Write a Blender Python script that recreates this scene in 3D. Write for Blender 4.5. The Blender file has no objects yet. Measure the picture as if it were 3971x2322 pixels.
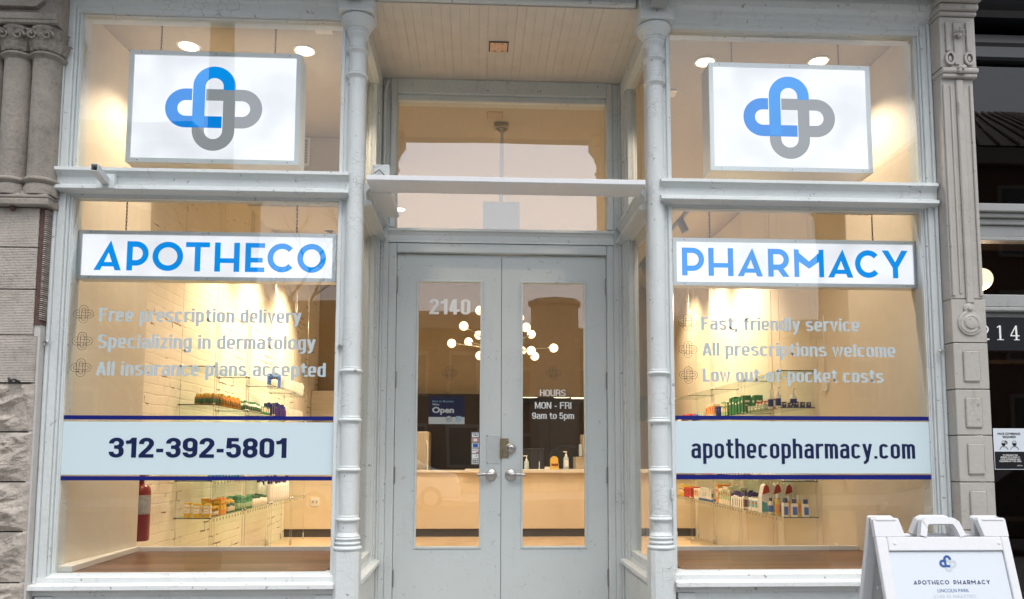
import bpy, bmesh, math, random
from mathutils import Vector, Matrix
R = math.radians
random.seed(7)
S = bpy.context.scene
COL = S.collection

# ------------------------------------------------------------------ camera
cd = bpy.data.cameras.new("camera")
cam = bpy.data.objects.new("camera", cd)
COL.objects.link(cam)
cd.sensor_fit = 'HORIZONTAL'
cd.sensor_width = 36.0
cd.lens = 27.43
cd.shift_y = 0.0832
cd.clip_start = 0.05
cd.clip_end = 400
_r = Vector((0.99887061, -0.04745638, 0.00232308))
_u = Vector((-0.00648908, -0.08782178, 0.99611507))
_f = Vector((0.047068, 0.99500514, 0.08803054))
cam.matrix_world = Matrix(((_r.x, _u.x, -_f.x, 0.0024), (_r.y, _u.y, -_f.y, -4.6), (_r.z, _u.z, -_f.z, 1.4), (0, 0, 0, 1)))
S.camera = cam

# ------------------------------------------------------------------ world, sun, exposure
SUN_EL, SUN_AZ = R(62), R(165)          # high soft light from behind the camera
W = bpy.data.worlds.new("World")
S.world = W
W.use_nodes = True
nt = W.node_tree
nt.nodes.clear()
wo = nt.nodes.new('ShaderNodeOutputWorld')
bg = nt.nodes.new('ShaderNodeBackground')
sky = nt.nodes.new('ShaderNodeTexSky')
sky.sky_type = 'NISHITA'
sky.sun_disc = False
sky.sun_elevation = SUN_EL
sky.sun_rotation = SUN_AZ
sky.air_density = 1.0
sky.dust_density = 3.0
sky.ozone_density = 1.0
hsv = nt.nodes.new('ShaderNodeHueSaturation')   # cloud cover: the blue is mostly washed out
hsv.inputs['Saturation'].default_value = 0.40
nt.links.new(sky.outputs[0], hsv.inputs['Color'])
nt.links.new(hsv.outputs[0], bg.inputs['Color'])
bg.inputs['Strength'].default_value = 0.145
nt.links.new(bg.outputs[0], wo.inputs['Surface'])
sd = bpy.data.lights.new("sun", 'SUN')
sd.energy = 0.6
sd.angle = R(40)
sd.color = (1.0, 0.97, 0.93)
sun = bpy.data.objects.new("sun", sd)
COL.objects.link(sun)
_sv = Vector((math.sin(SUN_AZ) * math.cos(SUN_EL), math.cos(SUN_AZ) * math.cos(SUN_EL), math.sin(SUN_EL)))
sun.rotation_euler = (-_sv).to_track_quat('-Z', 'Y').to_euler()
S.view_settings.view_transform = 'Standard'
S.view_settings.look = 'None'
S.view_settings.exposure = 0.88
S.view_settings.gamma = 1.0
S.render.engine = 'CYCLES'
cy = S.cycles
cy.use_denoising = True
cy.max_bounces = 8
cy.diffuse_bounces = 4
cy.glossy_bounces = 4
cy.transmission_bounces = 4
cy.transparent_max_bounces = 16
cy.caustics_reflective = False
cy.caustics_refractive = False
cy.sample_clamp_indirect = 6.0

# ------------------------------------------------------------------ materials
def _mat(name):
    m = bpy.data.materials.new(name)
    m.use_nodes = True
    return m, m.node_tree, m.node_tree.nodes['Principled BSDF']

def _n(t, typ, **kw):
    n = t.nodes.new(typ)
    for k, v in kw.items():
        if k.startswith('_'):
            setattr(n, k[1:], v)
        else:
            n.inputs[k].default_value = v
    return n

def _ramp(t, src, stops):
    r = t.nodes.new('ShaderNodeValToRGB')
    e = r.color_ramp.elements
    while len(e) < len(stops):
        e.new(0.5)
    for el, (p, c) in zip(e, stops):
        el.position = p
        el.color = (*c, 1) if len(c) == 3 else c
    t.links.new(src, r.inputs[0])
    return r

def plain(name, col, rough=0.5, metal=0.0, var=0.0, bump=0.0, scale=30.0, coat=0.0):
    m, t, b = _mat(name)
    b.inputs['Base Color'].default_value = (*col, 1)
    b.inputs['Roughness'].default_value = rough
    b.inputs['Metallic'].default_value = metal
    if coat:
        b.inputs['Coat Weight'].default_value = coat
    if var or bump:
        tc = _n(t, 'ShaderNodeTexCoord')
        no = _n(t, 'ShaderNodeTexNoise', Scale=scale, Detail=6.0, Roughness=0.6)
        t.links.new(tc.outputs['Object'], no.inputs['Vector'])
        if var:
            r = _ramp(t, no.outputs['Fac'], [(0.3, [max(0, c * (1 - var)) for c in col]), (0.7, [min(1, c * (1 + var)) for c in col])])
            t.links.new(r.outputs[0], b.inputs['Base Color'])
        if bump:
            bp = _n(t, 'ShaderNodeBump', Strength=bump, Distance=0.01)
            t.links.new(no.outputs['Fac'], bp.inputs['Height'])
            t.links.new(bp.outputs[0], b.inputs['Normal'])
    return m

def paint(name, col, chips=0.5, dirt=0.25, bump=0.5):
    """old oil paint on wood or iron: brush marks, crazing, dirt and small chips"""
    m, t, b = _mat(name)
    tc = _n(t, 'ShaderNodeTexCoord')
    n1 = _n(t, 'ShaderNodeTexNoise', Scale=2.2, Detail=8.0, Roughness=0.65)
    n2 = _n(t, 'ShaderNodeTexNoise', Scale=42.0, Detail=4.0, Roughness=0.6)
    mp = _n(t, 'ShaderNodeMapping')
    mp.inputs['Scale'].default_value = (1.0, 1.0, 0.25)
    n3 = _n(t, 'ShaderNodeTexNoise', Scale=13.0, Detail=7.0, Roughness=0.7)
    for n in (n1, n2):
        t.links.new(tc.outputs['Object'], n.inputs['Vector'])
    t.links.new(tc.outputs['Object'], mp.inputs['Vector'])
    t.links.new(mp.outputs[0], n3.inputs['Vector'])
    base = _ramp(t, n1.outputs['Fac'], [(0.3, [c * (1 - dirt * 0.28) for c in col]), (0.5, col), (0.75, [min(1, c * 1.04) for c in col])])
    streak = _ramp(t, n3.outputs['Fac'], [(0.25, (1 - dirt, 1 - dirt * 1.08, 1 - dirt * 1.2)), (0.38, (1, 1, 1))])
    mx = _n(t, 'ShaderNodeMix', _data_type='RGBA', _blend_type='MULTIPLY')
    mx.inputs[0].default_value = 1.0
    t.links.new(base.outputs[0], mx.inputs[6])
    t.links.new(streak.outputs[0], mx.inputs[7])
    vo = _n(t, 'ShaderNodeTexNoise', Scale=24.0, Detail=3.0, Roughness=0.55)
    t.links.new(tc.outputs['Object'], vo.inputs['Vector'])
    ch = _ramp(t, vo.outputs['Fac'], [(0.30, (chips, chips, chips)), (0.315, (0, 0, 0))])
    m2 = _n(t, 'ShaderNodeMix', _data_type='RGBA')
    m2.inputs[7].default_value = (0.12, 0.1, 0.08, 1)
    t.links.new(ch.outputs[0], m2.inputs[0])
    t.links.new(mx.outputs[2], m2.inputs[6])
    # crazing: thin dark hairlines where the paint has dried out
    m6 = _n(t, 'ShaderNodeMapping')
    m6.inputs['Scale'].default_value = (1.0, 1.0, 2.6)
    t.links.new(tc.outputs['Object'], m6.inputs['Vector'])
    vor = _n(t, 'ShaderNodeTexVoronoi', _feature='DISTANCE_TO_EDGE', Scale=14.0)
    t.links.new(m6.outputs[0], vor.inputs['Vector'])
    hl = _ramp(t, vor.outputs['Distance'], [(0.008, (1, 1, 1)), (0.03, (0, 0, 0))])
    n7 = _n(t, 'ShaderNodeTexNoise', Scale=5.0, Detail=3.0)
    t.links.new(tc.outputs['Object'], n7.inputs['Vector'])
    k7 = _ramp(t, n7.outputs['Fac'], [(0.55, (0, 0, 0)), (0.68, (chips, chips, chips))])
    mm = _n(t, 'ShaderNodeMath', _operation='MULTIPLY')
    t.links.new(hl.outputs[0], mm.inputs[0])
    t.links.new(k7.outputs[0], mm.inputs[1])
    m8 = _n(t, 'ShaderNodeMix', _data_type='RGBA')
    m8.inputs[7].default_value = (0.2, 0.18, 0.16, 1)
    t.links.new(mm.outputs[0], m8.inputs[0])
    t.links.new(m2.outputs[2], m8.inputs[6])
    t.links.new(m8.outputs[2], b.inputs['Base Color'])
    b.inputs['Roughness'].default_value = 0.48
    ad = _n(t, 'ShaderNodeMath', _operation='MULTIPLY_ADD')
    ad.inputs[1].default_value = 0.6
    t.links.new(n2.outputs['Fac'], ad.inputs[0])
    t.links.new(n3.outputs['Fac'], ad.inputs[2])
    bp = _n(t, 'ShaderNodeBump', Strength=bump, Distance=0.006)
    t.links.new(ad.outputs[0], bp.inputs['Height'])
    t.links.new(bp.outputs[0], b.inputs['Normal'])
    return m

def stone(name, col, scale=7.0, tool=False):
    m, t, b = _mat(name)
    tc = _n(t, 'ShaderNodeTexCoord')
    n1 = _n(t, 'ShaderNodeTexNoise', Scale=scale, Detail=10.0, Roughness=0.7)
    n2 = _n(t, 'ShaderNodeTexNoise', Scale=scale * 9, Detail=5.0, Roughness=0.7)
    for n in (n1, n2):
        t.links.new(tc.outputs['Object'], n.inputs['Vector'])
    r = _ramp(t, n1.outputs['Fac'], [(0.28, [c * 0.55 for c in col]), (0.47, [c * 0.9 for c in col]), (0.6, col), (0.78, [min(1, c * 1.22) for c in col])])
    r2 = _ramp(t, n2.outputs['Fac'], [(0.3, (0.72, 0.7, 0.68)), (0.5, (1, 1, 1))])
    mx = _n(t, 'ShaderNodeMix', _data_type='RGBA', _blend_type='MULTIPLY')
    mx.inputs[0].default_value = 0.8
    t.links.new(r.outputs[0], mx.inputs[6])
    t.links.new(r2.outputs[0], mx.inputs[7])
    t.links.new(mx.outputs[2], b.inputs['Base Color'])
    b.inputs['Roughness'].default_value = 0.9
    h = n2.outputs['Fac']
    if tool:
        wv = _n(t, 'ShaderNodeTexWave', Scale=34.0, Distortion=1.2, Detail=3.0)
        wv.bands_direction = 'Z'
        wv.inputs['Detail Scale'].default_value = 3.0
        t.links.new(tc.outputs['Object'], wv.inputs['Vector'])
        ad = _n(t, 'ShaderNodeMath', _operation='MULTIPLY_ADD')
        ad.inputs[1].default_value = 0.32
        t.links.new(wv.outputs['Fac'], ad.inputs[0])
        t.links.new(n2.outputs['Fac'], ad.inputs[2])
        h = ad.outputs[0]
    bp = _n(t, 'ShaderNodeBump', Strength=0.7, Distance=0.012)
    t.links.new(h, bp.inputs['Height'])
    t.links.new(bp.outputs[0], b.inputs['Normal'])
    return m

def glass(name, ior=1.92, tint=(0.93, 0.95, 0.94), wave=0.012, scale=1.2):
    """window glass: clear with a mirror layer on the outer face"""
    m = bpy.data.materials.new(name)
    m.use_nodes = True
    t = m.node_tree
    t.nodes.clear()
    o = t.nodes.new('ShaderNodeOutputMaterial')
    tr = _n(t, 'ShaderNodeBsdfTransparent', Color=(*tint, 1))
    gl = _n(t, 'ShaderNodeBsdfGlossy', Roughness=0.0)
    fr = _n(t, 'ShaderNodeFresnel', IOR=ior)
    ge = _n(t, 'ShaderNodeNewGeometry')
    inv = _n(t, 'ShaderNodeMath', _operation='SUBTRACT')
    inv.inputs[0].default_value = 1.0
    mu = _n(t, 'ShaderNodeMath', _operation='MULTIPLY')
    tc = _n(t, 'ShaderNodeTexCoord')
    no = _n(t, 'ShaderNodeTexNoise', Scale=scale, Detail=1.0)
    bp = _n(t, 'ShaderNodeBump', Strength=wave, Distance=0.2)
    t.links.new(tc.outputs['Object'], no.inputs['Vector'])
    t.links.new(no.outputs['Fac'], bp.inputs['Height'])
    t.links.new(bp.outputs[0], gl.inputs['Normal'])
    t.links.new(ge.outputs['Backfacing'], inv.inputs[1])
    t.links.new(inv.outputs[0], mu.inputs[0])
    t.links.new(fr.outputs[0], mu.inputs[1])
    mix = t.nodes.new('ShaderNodeMixShader')
    t.links.new(mu.outputs[0], mix.inputs[0])
    t.links.new(tr.outputs[0], mix.inputs[1])
    t.links.new(gl.outputs[0], mix.inputs[2])
    t.links.new(mix.outputs[0], o.inputs['Surface'])
    return m

def emit(name, col, strength, base=None, var=0.0):
    m, t, b = _mat(name)
    b.inputs['Base Color'].default_value = (*(base or col), 1)
    b.inputs['Roughness'].default_value = 0.6
    b.inputs['Specular IOR Level'].default_value = 0.0
    b.inputs['Emission Color'].default_value = (*col, 1)
    b.inputs['Emission Strength'].default_value = strength
    if var:
        tc = _n(t, 'ShaderNodeTexCoord')
        no = _n(t, 'ShaderNodeTexNoise', Scale=4.0, Detail=1.0)
        t.links.new(tc.outputs['Object'], no.inputs['Vector'])
        r = _ramp(t, no.outputs['Fac'], [(0.35, [c * (1 - var) for c in col]), (0.6, col)])
        t.links.new(r.outputs[0], b.inputs['Emission Color'])
    return m

def brickwork(name, c1, c2, cm, bw, bh, axis, mortar=0.012, rough=0.85, bumps=0.6, cracks=False, grain=False):
    m, t, b = _mat(name)
    tc = _n(t, 'ShaderNodeTexCoord')
    sp = _n(t, 'ShaderNodeSeparateXYZ')
    cb = _n(t, 'ShaderNodeCombineXYZ')
    t.links.new(tc.outputs['Object'], sp.inputs[0])
    t.links.new(sp.outputs[axis[0]], cb.inputs[0])
    t.links.new(sp.outputs[axis[1]], cb.inputs[1])
    br = _n(t, 'ShaderNodeTexBrick', Scale=1.0)
    br.inputs['Color1'].default_value = (*c1, 1)
    br.inputs['Color2'].default_value = (*c2, 1)
    br.inputs['Mortar'].default_value = (*cm, 1)
    br.inputs['Brick Width'].default_value = bw
    br.inputs['Row Height'].default_value = bh
    br.inputs['Mortar Size'].default_value = mortar
    br.inputs['Mortar Smooth'].default_value = 0.6
    nz = _n(t, 'ShaderNodeTexNoise', Scale=6.0, Detail=5.0)
    t.links.new(tc.outputs['Object'], nz.inputs['Vector'])
    if not grain:
        sc = _n(t, 'ShaderNodeVectorMath', _operation='SCALE')
        sc.inputs['Scale'].default_value = 0.035
        t.links.new(nz.outputs['Color'], sc.inputs[0])
        av = _n(t, 'ShaderNodeVectorMath', _operation='ADD')
        t.links.new(cb.outputs[0], av.inputs[0])
        t.links.new(sc.outputs[0], av.inputs[1])
        t.links.new(av.outputs[0], br.inputs['Vector'])
    else:
        t.links.new(cb.outputs[0], br.inputs['Vector'])
    colo = br.outputs['Color']
    h = br.outputs['Fac']
    if cracks:
        n5 = _n(t, 'ShaderNodeTexNoise', Scale=1.0, Detail=8.0, Roughness=0.68)
        m5 = _n(t, 'ShaderNodeMapping')
        m5.inputs['Scale'].default_value = (1.0, 1.5, 4.0)
        t.links.new(tc.outputs['Object'], m5.inputs['Vector'])
        t.links.new(m5.outputs[0], n5.inputs['Vector'])
        rr = _ramp(t, n5.outputs['Fac'], [(0.40, (1, 1, 1)), (0.43, (0, 0, 0))])
        mu = _n(t, 'ShaderNodeMath', _operation='MULTIPLY')
        t.links.new(rr.outputs[0], mu.inputs[0])
        t.links.new(br.outputs['Fac'], mu.inputs[1])
        mx = _n(t, 'ShaderNodeMix', _data_type='RGBA')
        mx.inputs[7].default_value = (0.16, 0.1, 0.06, 1)
        t.links.new(mu.outputs[0], mx.inputs[0])
        t.links.new(colo, mx.inputs[6])
        colo = mx.outputs[2]
    if grain:
        mp = _n(t, 'ShaderNodeMapping')
        mp.inputs['Scale'].default_value = (3.0, 40.0, 1.0)
        ng = _n(t, 'ShaderNodeTexNoise', Scale=1.0, Detail=7.0, Roughness=0.65, Distortion=0.6)
        t.links.new(cb.outputs[0], mp.inputs[0])
        t.links.new(mp.outputs[0], ng.inputs['Vector'])
        rg = _ramp(t, ng.outputs['Fac'], [(0.3, (0.35, 0.3, 0.26)), (0.5, (1, 1, 1)), (0.75, (1.35, 1.3, 1.2))])
        mx = _n(t, 'ShaderNodeMix', _data_type='RGBA', _blend_type='MULTIPLY')
        mx.inputs[0].default_value = 0.85
        t.links.new(colo, mx.inputs[6])
        t.links.new(rg.outputs[0], mx.inputs[7])
        colo = mx.outputs[2]
    t.links.new(colo, b.inputs['Base Color'])
    b.inputs['Roughness'].default_value = rough
    ad = _n(t, 'ShaderNodeMath', _operation='MULTIPLY_ADD')
    ad.inputs[1].default_value = -1.0
    t.links.new(h, ad.inputs[0])
    t.links.new(nz.outputs['Fac'], ad.inputs[2])
    bp = _n(t, 'ShaderNodeBump', Strength=bumps, Distance=0.012)
    t.links.new(ad.outputs[0], bp.inputs['Height'])
    t.links.new(bp.outputs[0], b.inputs['Normal'])
    return m

M = {}
M['paint'] = paint('painted_wood', (0.63, 0.672, 0.672), chips=0.55, bump=0.85)
M['door'] = paint('painted_door', (0.59, 0.645, 0.65), chips=0.25, dirt=0.1, bump=0.18)
M['white_sill'] = paint('painted_sill', (0.66, 0.69, 0.69), chips=0.6)
M['bead'] = plain('soffit_paint', (0.62, 0.58, 0.52), 0.55, var=0.05, bump=0.2, scale=9)
M['npaint'] = paint('neighbour_paint', (0.43, 0.41, 0.375), chips=0.5, dirt=0.3, bump=0.7)
M['ndark'] = paint('neighbour_trim', (0.33, 0.34, 0.335), chips=0.2, dirt=0.3)
M['nbrown'] = plain('neighbour_inside', (0.10, 0.065, 0.045), 0.8, var=0.3)
M['black'] = plain('black_gloss', (0.012, 0.013, 0.016), 0.3)
M['stone'] = stone('grey_stone', (0.33, 0.30, 0.262), 5.0)
M['stone_tool'] = stone('tooled_stone', (0.49, 0.45, 0.40), 6.0, tool=True)
M['stone_rock'] = stone('rock_faced_stone', (0.49, 0.44, 0.385), 8.0)
M['mortar'] = plain('brown_mortar', (0.10, 0.06, 0.05), 0.95, var=0.3, bump=0.6, scale=60)
M['retpaint'] = plain('masonry_paint', (0.53, 0.515, 0.495), 0.7, var=0.06, bump=0.25, scale=20)
M['glass'] = glass('window_glass')
M['door_glass'] = glass('door_glass', 2.35)
M['transom_glass'] = glass('transom_glass', 3.4)
M['dark_glass'] = glass('neighbour_glass', 1.6, (0.5, 0.48, 0.46))
M['shelf_glass'] = glass('shelf_glass', 1.5, (0.88, 0.95, 0.92), 0.0)
M['tan'] = plain('tan_paint', (0.34, 0.265, 0.17), 0.7, var=0.05, bump=0.05, scale=8)  # beige wall paint darkened: the rear's weaker light is put into the colour
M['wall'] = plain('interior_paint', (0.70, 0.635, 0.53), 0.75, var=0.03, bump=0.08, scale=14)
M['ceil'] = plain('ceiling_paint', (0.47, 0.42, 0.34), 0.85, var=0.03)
M['brick'] = brickwork('white_painted_brick', (0.80, 0.74, 0.64), (0.785, 0.725, 0.625), (0.775, 0.712, 0.61), 0.24, 0.078, (1, 2), 0.008, 0.7, 0.3, cracks=True)
M['plank'] = brickwork('display_planks', (0.20, 0.085, 0.037), (0.08, 0.032, 0.014), (0.07, 0.035, 0.02), 1.1, 0.085, (0, 1), 0.0015, 0.35, 0.15, grain=True)
M['floor'] = brickwork('shop_floor', (0.62, 0.47, 0.31), (0.55, 0.41, 0.27), (0.35, 0.25, 0.16), 1.4, 0.16, (0, 1), 0.002, 0.35, 0.1, grain=True)
M['panel'] = plain('wall_panel', (0.66, 0.60, 0.50), 0.55)
M['trimw'] = plain('white_trim', (0.74, 0.71, 0.66), 0.5)
M['counter'] = plain('counter_front', (0.70, 0.58, 0.42), 0.5, var=0.02)
M['ctop'] = plain('counter_top', (0.72, 0.66, 0.58), 0.3)
M['base_dark'] = plain('dark_baseboard', (0.06, 0.055, 0.05), 0.5)
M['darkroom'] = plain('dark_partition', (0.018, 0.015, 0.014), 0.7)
M['browncab'] = plain('brown_cabinet', (0.10, 0.065, 0.042), 0.5, var=0.15)
M['beigecab'] = plain('beige_cabinet', (0.45, 0.38, 0.28), 0.5)
M['alu'] = plain('brushed_aluminium', (0.62, 0.64, 0.66), 0.38, 0.9, var=0.06, scale=60)
M['steel'] = plain('satin_steel', (0.55, 0.54, 0.52), 0.32, 1.0)
M['brass'] = plain('dull_brass', (0.30, 0.255, 0.165), 0.45, 0.9, var=0.15)
M['hinge'] = plain('hinge_steel', (0.30, 0.295, 0.28), 0.42, 0.9)
M['platem'] = plain('push_plate', (0.60, 0.635, 0.635), 0.35, 0.25, var=0.06, bump=0.1, scale=18)
M['whitem'] = plain('white_metal', (0.76, 0.78, 0.80), 0.4, var=0.03)
M['copper'] = plain('copper_plate', (0.62, 0.42, 0.30), 0.4, 0.5, var=0.15)
M['blackm'] = plain('black_metal', (0.02, 0.02, 0.022), 0.45)
M['track'] = plain('track_metal', (0.10, 0.115, 0.13), 0.45)
M['chain'] = plain('chain_metal', (0.10, 0.085, 0.07), 0.5, 0.6)
M['sign_white'] = emit('backlit_white', (0.93, 0.92, 1.0), 0.56, (0.4, 0.4, 0.42), var=0.2)
M['sign_blue'] = emit('backlit_blue', (0.0, 0.29, 0.86), 0.63, (0.0, 0.02, 0.06), var=0.1)
M['sign_blue2'] = emit('backlit_deep_blue', (0.0, 0.245, 0.80), 0.60, (0.0, 0.02, 0.06), var=0.1)
M['sign_grey'] = emit('backlit_grey', (0.33, 0.35, 0.38), 0.44, (0.1, 0.1, 0.1))
M['vband'] = plain('pale_blue_vinyl', (0.60, 0.73, 0.78), 0.4)
M['vnavy'] = plain('navy_vinyl', (0.004, 0.01, 0.16), 0.35)
M['vnavy2'] = plain('dark_navy_vinyl', (0.004, 0.012, 0.07), 0.35)
M['vsilver'] = plain('silver_vinyl', (0.45, 0.54, 0.575), 0.5)
M['vwhite'] = plain('white_vinyl', (0.82, 0.83, 0.82), 0.5)
M['vdark'] = plain('charcoal_vinyl', (0.055, 0.05, 0.045), 0.6)
M['lamp'] = emit('lit_lens', (1.0, 0.88, 0.68), 3.0)
M['globe'] = emit('lit_globe', (1.0, 0.80, 0.50), 1.3)
M['tube'] = emit('lit_tube', (1.0, 0.84, 0.58), 1.2)
M['plastic'] = plain('white_plastic', (0.70, 0.72, 0.74), 0.42, var=0.02, bump=0.06, scale=25)
M['board'] = plain('printed_board', (0.64, 0.70, 0.76), 0.45)
M['board_blue'] = plain('printed_blue', (0.38, 0.62, 0.80), 0.45)
M['ink'] = plain('ink_navy', (0.012, 0.035, 0.13), 0.5)
M['ink_blue'] = plain('ink_mid_blue', (0.02, 0.09, 0.30), 0.5)
M['ink_grey'] = plain('ink_pale_grey', (0.52, 0.58, 0.64), 0.5)
M['red'] = plain('extinguisher_red', (0.21, 0.010, 0.009), 0.3)
M['asphalt'] = plain('asphalt', (0.05, 0.05, 0.052), 0.9, var=0.2, bump=0.3, scale=40)
M['concrete'] = plain('concrete', (0.30, 0.29, 0.275), 0.9, var=0.12, bump=0.2, scale=12)
M['far_brick'] = brickwork('brown_brick', (0.17, 0.085, 0.055), (0.13, 0.065, 0.045), (0.2, 0.17, 0.14), 0.24, 0.08, (0, 2), 0.01)
M['far_stone'] = plain('far_limestone', (0.36, 0.32, 0.26), 0.9, var=0.1)
M['far_glass'] = plain('far_window', (0.05, 0.06, 0.07), 0.1)
M['bark'] = plain('bark', (0.075, 0.058, 0.045), 0.95, var=0.3, bump=0.6, scale=25)

# ------------------------------------------------------------------ mesh builder
class MB:
    def __init__(self):
        self.bm = bmesh.new()
        self.mi = 0

    def _faces(self, vs, quads):
        v = [self.bm.verts.new(p) for p in vs]
        out = []
        for q in quads:
            try:
                f = self.bm.faces.new([v[i] for i in q])
                f.material_index = self.mi
                out.append(f)
            except ValueError:
                pass
        return v, out

    def box(self, x0, x1, y0, y1, z0, z1, bev=0.0, seg=1):
        vs = [(x0, y0, z0), (x1, y0, z0), (x1, y1, z0), (x0, y1, z0), (x0, y0, z1), (x1, y0, z1), (x1, y1, z1), (x0, y1, z1)]
        v, f = self._faces(vs, [(3, 2, 1, 0), (4, 5, 6, 7), (0, 1, 5, 4), (1, 2, 6, 5), (2, 3, 7, 6), (3, 0, 4, 7)])
        if bev > 0:
            es = list({e for a in f for e in a.edges})
            r = bmesh.ops.bevel(self.bm, geom=es, offset=bev, segments=seg, affect='EDGES', profile=0.5)
            for a in r['faces']:
                a.material_index = self.mi
        return self

    def poly(self, pts, y0, y1, ax='y'):
        """polygon in the XZ plane extruded from y0 (front) to y1; ax='x': pts are (y,z); ax='z': pts are (x,y)"""
        def P(p, d):
            return (p[0], d, p[1]) if ax == 'y' else ((d, p[0], p[1]) if ax == 'x' else (p[0], p[1], d))
        n = len(pts)
        vs = [P(p, y0) for p in pts] + [P(p, y1) for p in pts]
        qs = [tuple(range(n)), tuple(range(2 * n - 1, n - 1, -1))] + [(i, i + n, (i + 1) % n + n, (i + 1) % n) for i in range(n)]
        self._faces(vs, qs)
        return self

    def ribbon(self, pts, w, y0, y1, closed=False):
        """flat stroke of width w along pts in the XZ plane"""
        n = len(pts)
        L, Rr = [], []
        for i, p in enumerate(pts):
            a = pts[i - 1] if (i > 0 or closed) else p
            b = pts[(i + 1) % n] if (i < n - 1 or closed) else p
            d1 = Vector((p[0] - a[0], p[1] - a[1]))
            d2 = Vector((b[0] - p[0], b[1] - p[1]))
            if d1.length < 1e-9: d1 = d2
            if d2.length < 1e-9: d2 = d1
            d1.normalize(); d2.normalize()
            t = (d1 + d2)
            if t.length < 1e-6: t = d1
            t.normalize()
            nn = Vector((-t.y, t.x))
            k = 1 / max(0.5, nn.dot(Vector((-d1.y, d1.x))))
            L.append((p[0] + nn.x * w / 2 * k, p[1] + nn.y * w / 2 * k))
            Rr.append((p[0] - nn.x * w / 2 * k, p[1] - nn.y * w / 2 * k))
        vs = []
        for l, r in zip(L, Rr):
            vs += [(l[0], y0, l[1]), (r[0], y0, r[1]), (l[0], y1, l[1]), (r[0], y1, r[1])]
        qs = []
        m = n if closed else n - 1
        for i in range(m):
            a, b = 4 * i, 4 * ((i + 1) % n)
            qs += [(a, b, b + 1, a + 1), (a + 2, a + 3, b + 3, b + 2), (a, a + 2, b + 2, b), (a + 1, b + 1, b + 3, a + 3)]
        if not closed:
            e = 4 * (n - 1)
            qs += [(0, 1, 3, 2), (e, e + 2, e + 3, e + 1)]
        self._faces(vs, qs)
        return self

    def tube(self, pts, r, seg=8, r2=None):
        pts = [Vector(p) for p in pts]
        n = len(pts)
        rings = []
        up = Vector((0.13, 0.21, 0.97))
        for i, p in enumerate(pts):
            d = (pts[min(i + 1, n - 1)] - pts[max(i - 1, 0)]).normalized()
            a = d.cross(up)
            if a.length < 1e-3: a = d.cross(Vector((1, 0, 0)))
            a.normalize()
            b = d.cross(a)
            rr = r if r2 is None else r + (r2 - r) * i / (n - 1)
            rings.append([self.bm.verts.new(p + (a * math.cos(2 * math.pi * k / seg) + b * math.sin(2 * math.pi * k / seg)) * rr) for k in range(seg)])
        for i in range(n - 1):
            for k in range(seg):
                f = self.bm.faces.new((rings[i][k], rings[i][(k + 1) % seg], rings[i + 1][(k + 1) % seg], rings[i + 1][k]))
                f.material_index = self.mi
                f.smooth = True
        for rg in (rings[0][::-1], rings[-1]):
            f = self.bm.faces.new(rg)
            f.material_index = self.mi
        return self

    def lathe(self, prof, c=(0, 0, 0), seg=24, ax='z', sq=1.0):
        """prof: (radius, height) from one end to the other"""
        rings = []
        for r, h in prof:
            ring = []
            for k in range(seg):
                a = 2 * math.pi * k / seg
                x, y = r * math.cos(a), r * math.sin(a) * sq
                p = (x, y, h) if ax == 'z' else ((x, h, y) if ax == 'y' else (h, x, y))
                ring.append(self.bm.verts.new((c[0] + p[0], c[1] + p[1], c[2] + p[2])))
            rings.append(ring)
        for i in range(len(rings) - 1):
            for k in range(seg):
                f = self.bm.faces.new((rings[i][k], rings[i][(k + 1) % seg], rings[i + 1][(k + 1) % seg], rings[i + 1][k]))
                f.material_index = self.mi
                f.smooth = True
        for rg in (rings[0], rings[-1]):
            f = self.bm.faces.new(rg)
            f.material_index = self.mi
        return self

    def sphere(self, c, r, seg=16, sx=1, sy=1, sz=1):
        prof = [(max(1e-4, math.sin(math.pi * i / (seg // 2))) * 1.0, -math.cos(math.pi * i / (seg // 2))) for i in range(seg // 2 + 1)]
        v0 = len(self.bm.verts)
        self.lathe([(a * r, b * r) for a, b in prof], (0, 0, 0), seg)
        self.bm.verts.ensure_lookup_table()
        for v in self.bm.verts[v0:]:
            v.co = Vector((v.co.x * sx + c[0], v.co.y * sy + c[1], v.co.z * sz + c[2]))
        return self

    def build(self, name, mat, parent=None, loc=None):
        bmesh.ops.recalc_face_normals(self.bm, faces=self.bm.faces)
        for e in self.bm.edges:
            if len(e.link_faces) == 2 and e.calc_face_angle(0) > 0.7:
                e.smooth = False
        me = bpy.data.meshes.new(name)
        self.bm.to_mesh(me)
        self.bm.free()
        for m in (mat if isinstance(mat, (list, tuple)) else [mat]):
            me.materials.append(M[m] if isinstance(m, str) else m)
        o = bpy.data.objects.new(name, me)
        COL.objects.link(o)
        if parent is not None:
            o.parent = parent
        if loc is not None:
            o.location = loc
        return o

def tag(o, label=None, cat=None, group=None, kind=None):
    if label: o['label'] = label
    if cat: o['category'] = cat
    if group: o['group'] = group
    if kind: o['kind'] = kind
    return o

def thing(name, label, cat, loc=(0, 0, 0), group=None, rz=0):
    o = bpy.data.objects.new(name, None)
    COL.objects.link(o)
    o.location = loc
    o.rotation_euler = (0, 0, rz)
    o.empty_display_size = 0.1
    return tag(o, label, cat, group, 'thing')

def copy_tree(o, parent=None):
    c = o.copy()
    COL.objects.link(c)
    if parent is not None:
        c.parent = parent
    for ch in list(o.children):
        copy_tree(ch, c)
    return c

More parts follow.
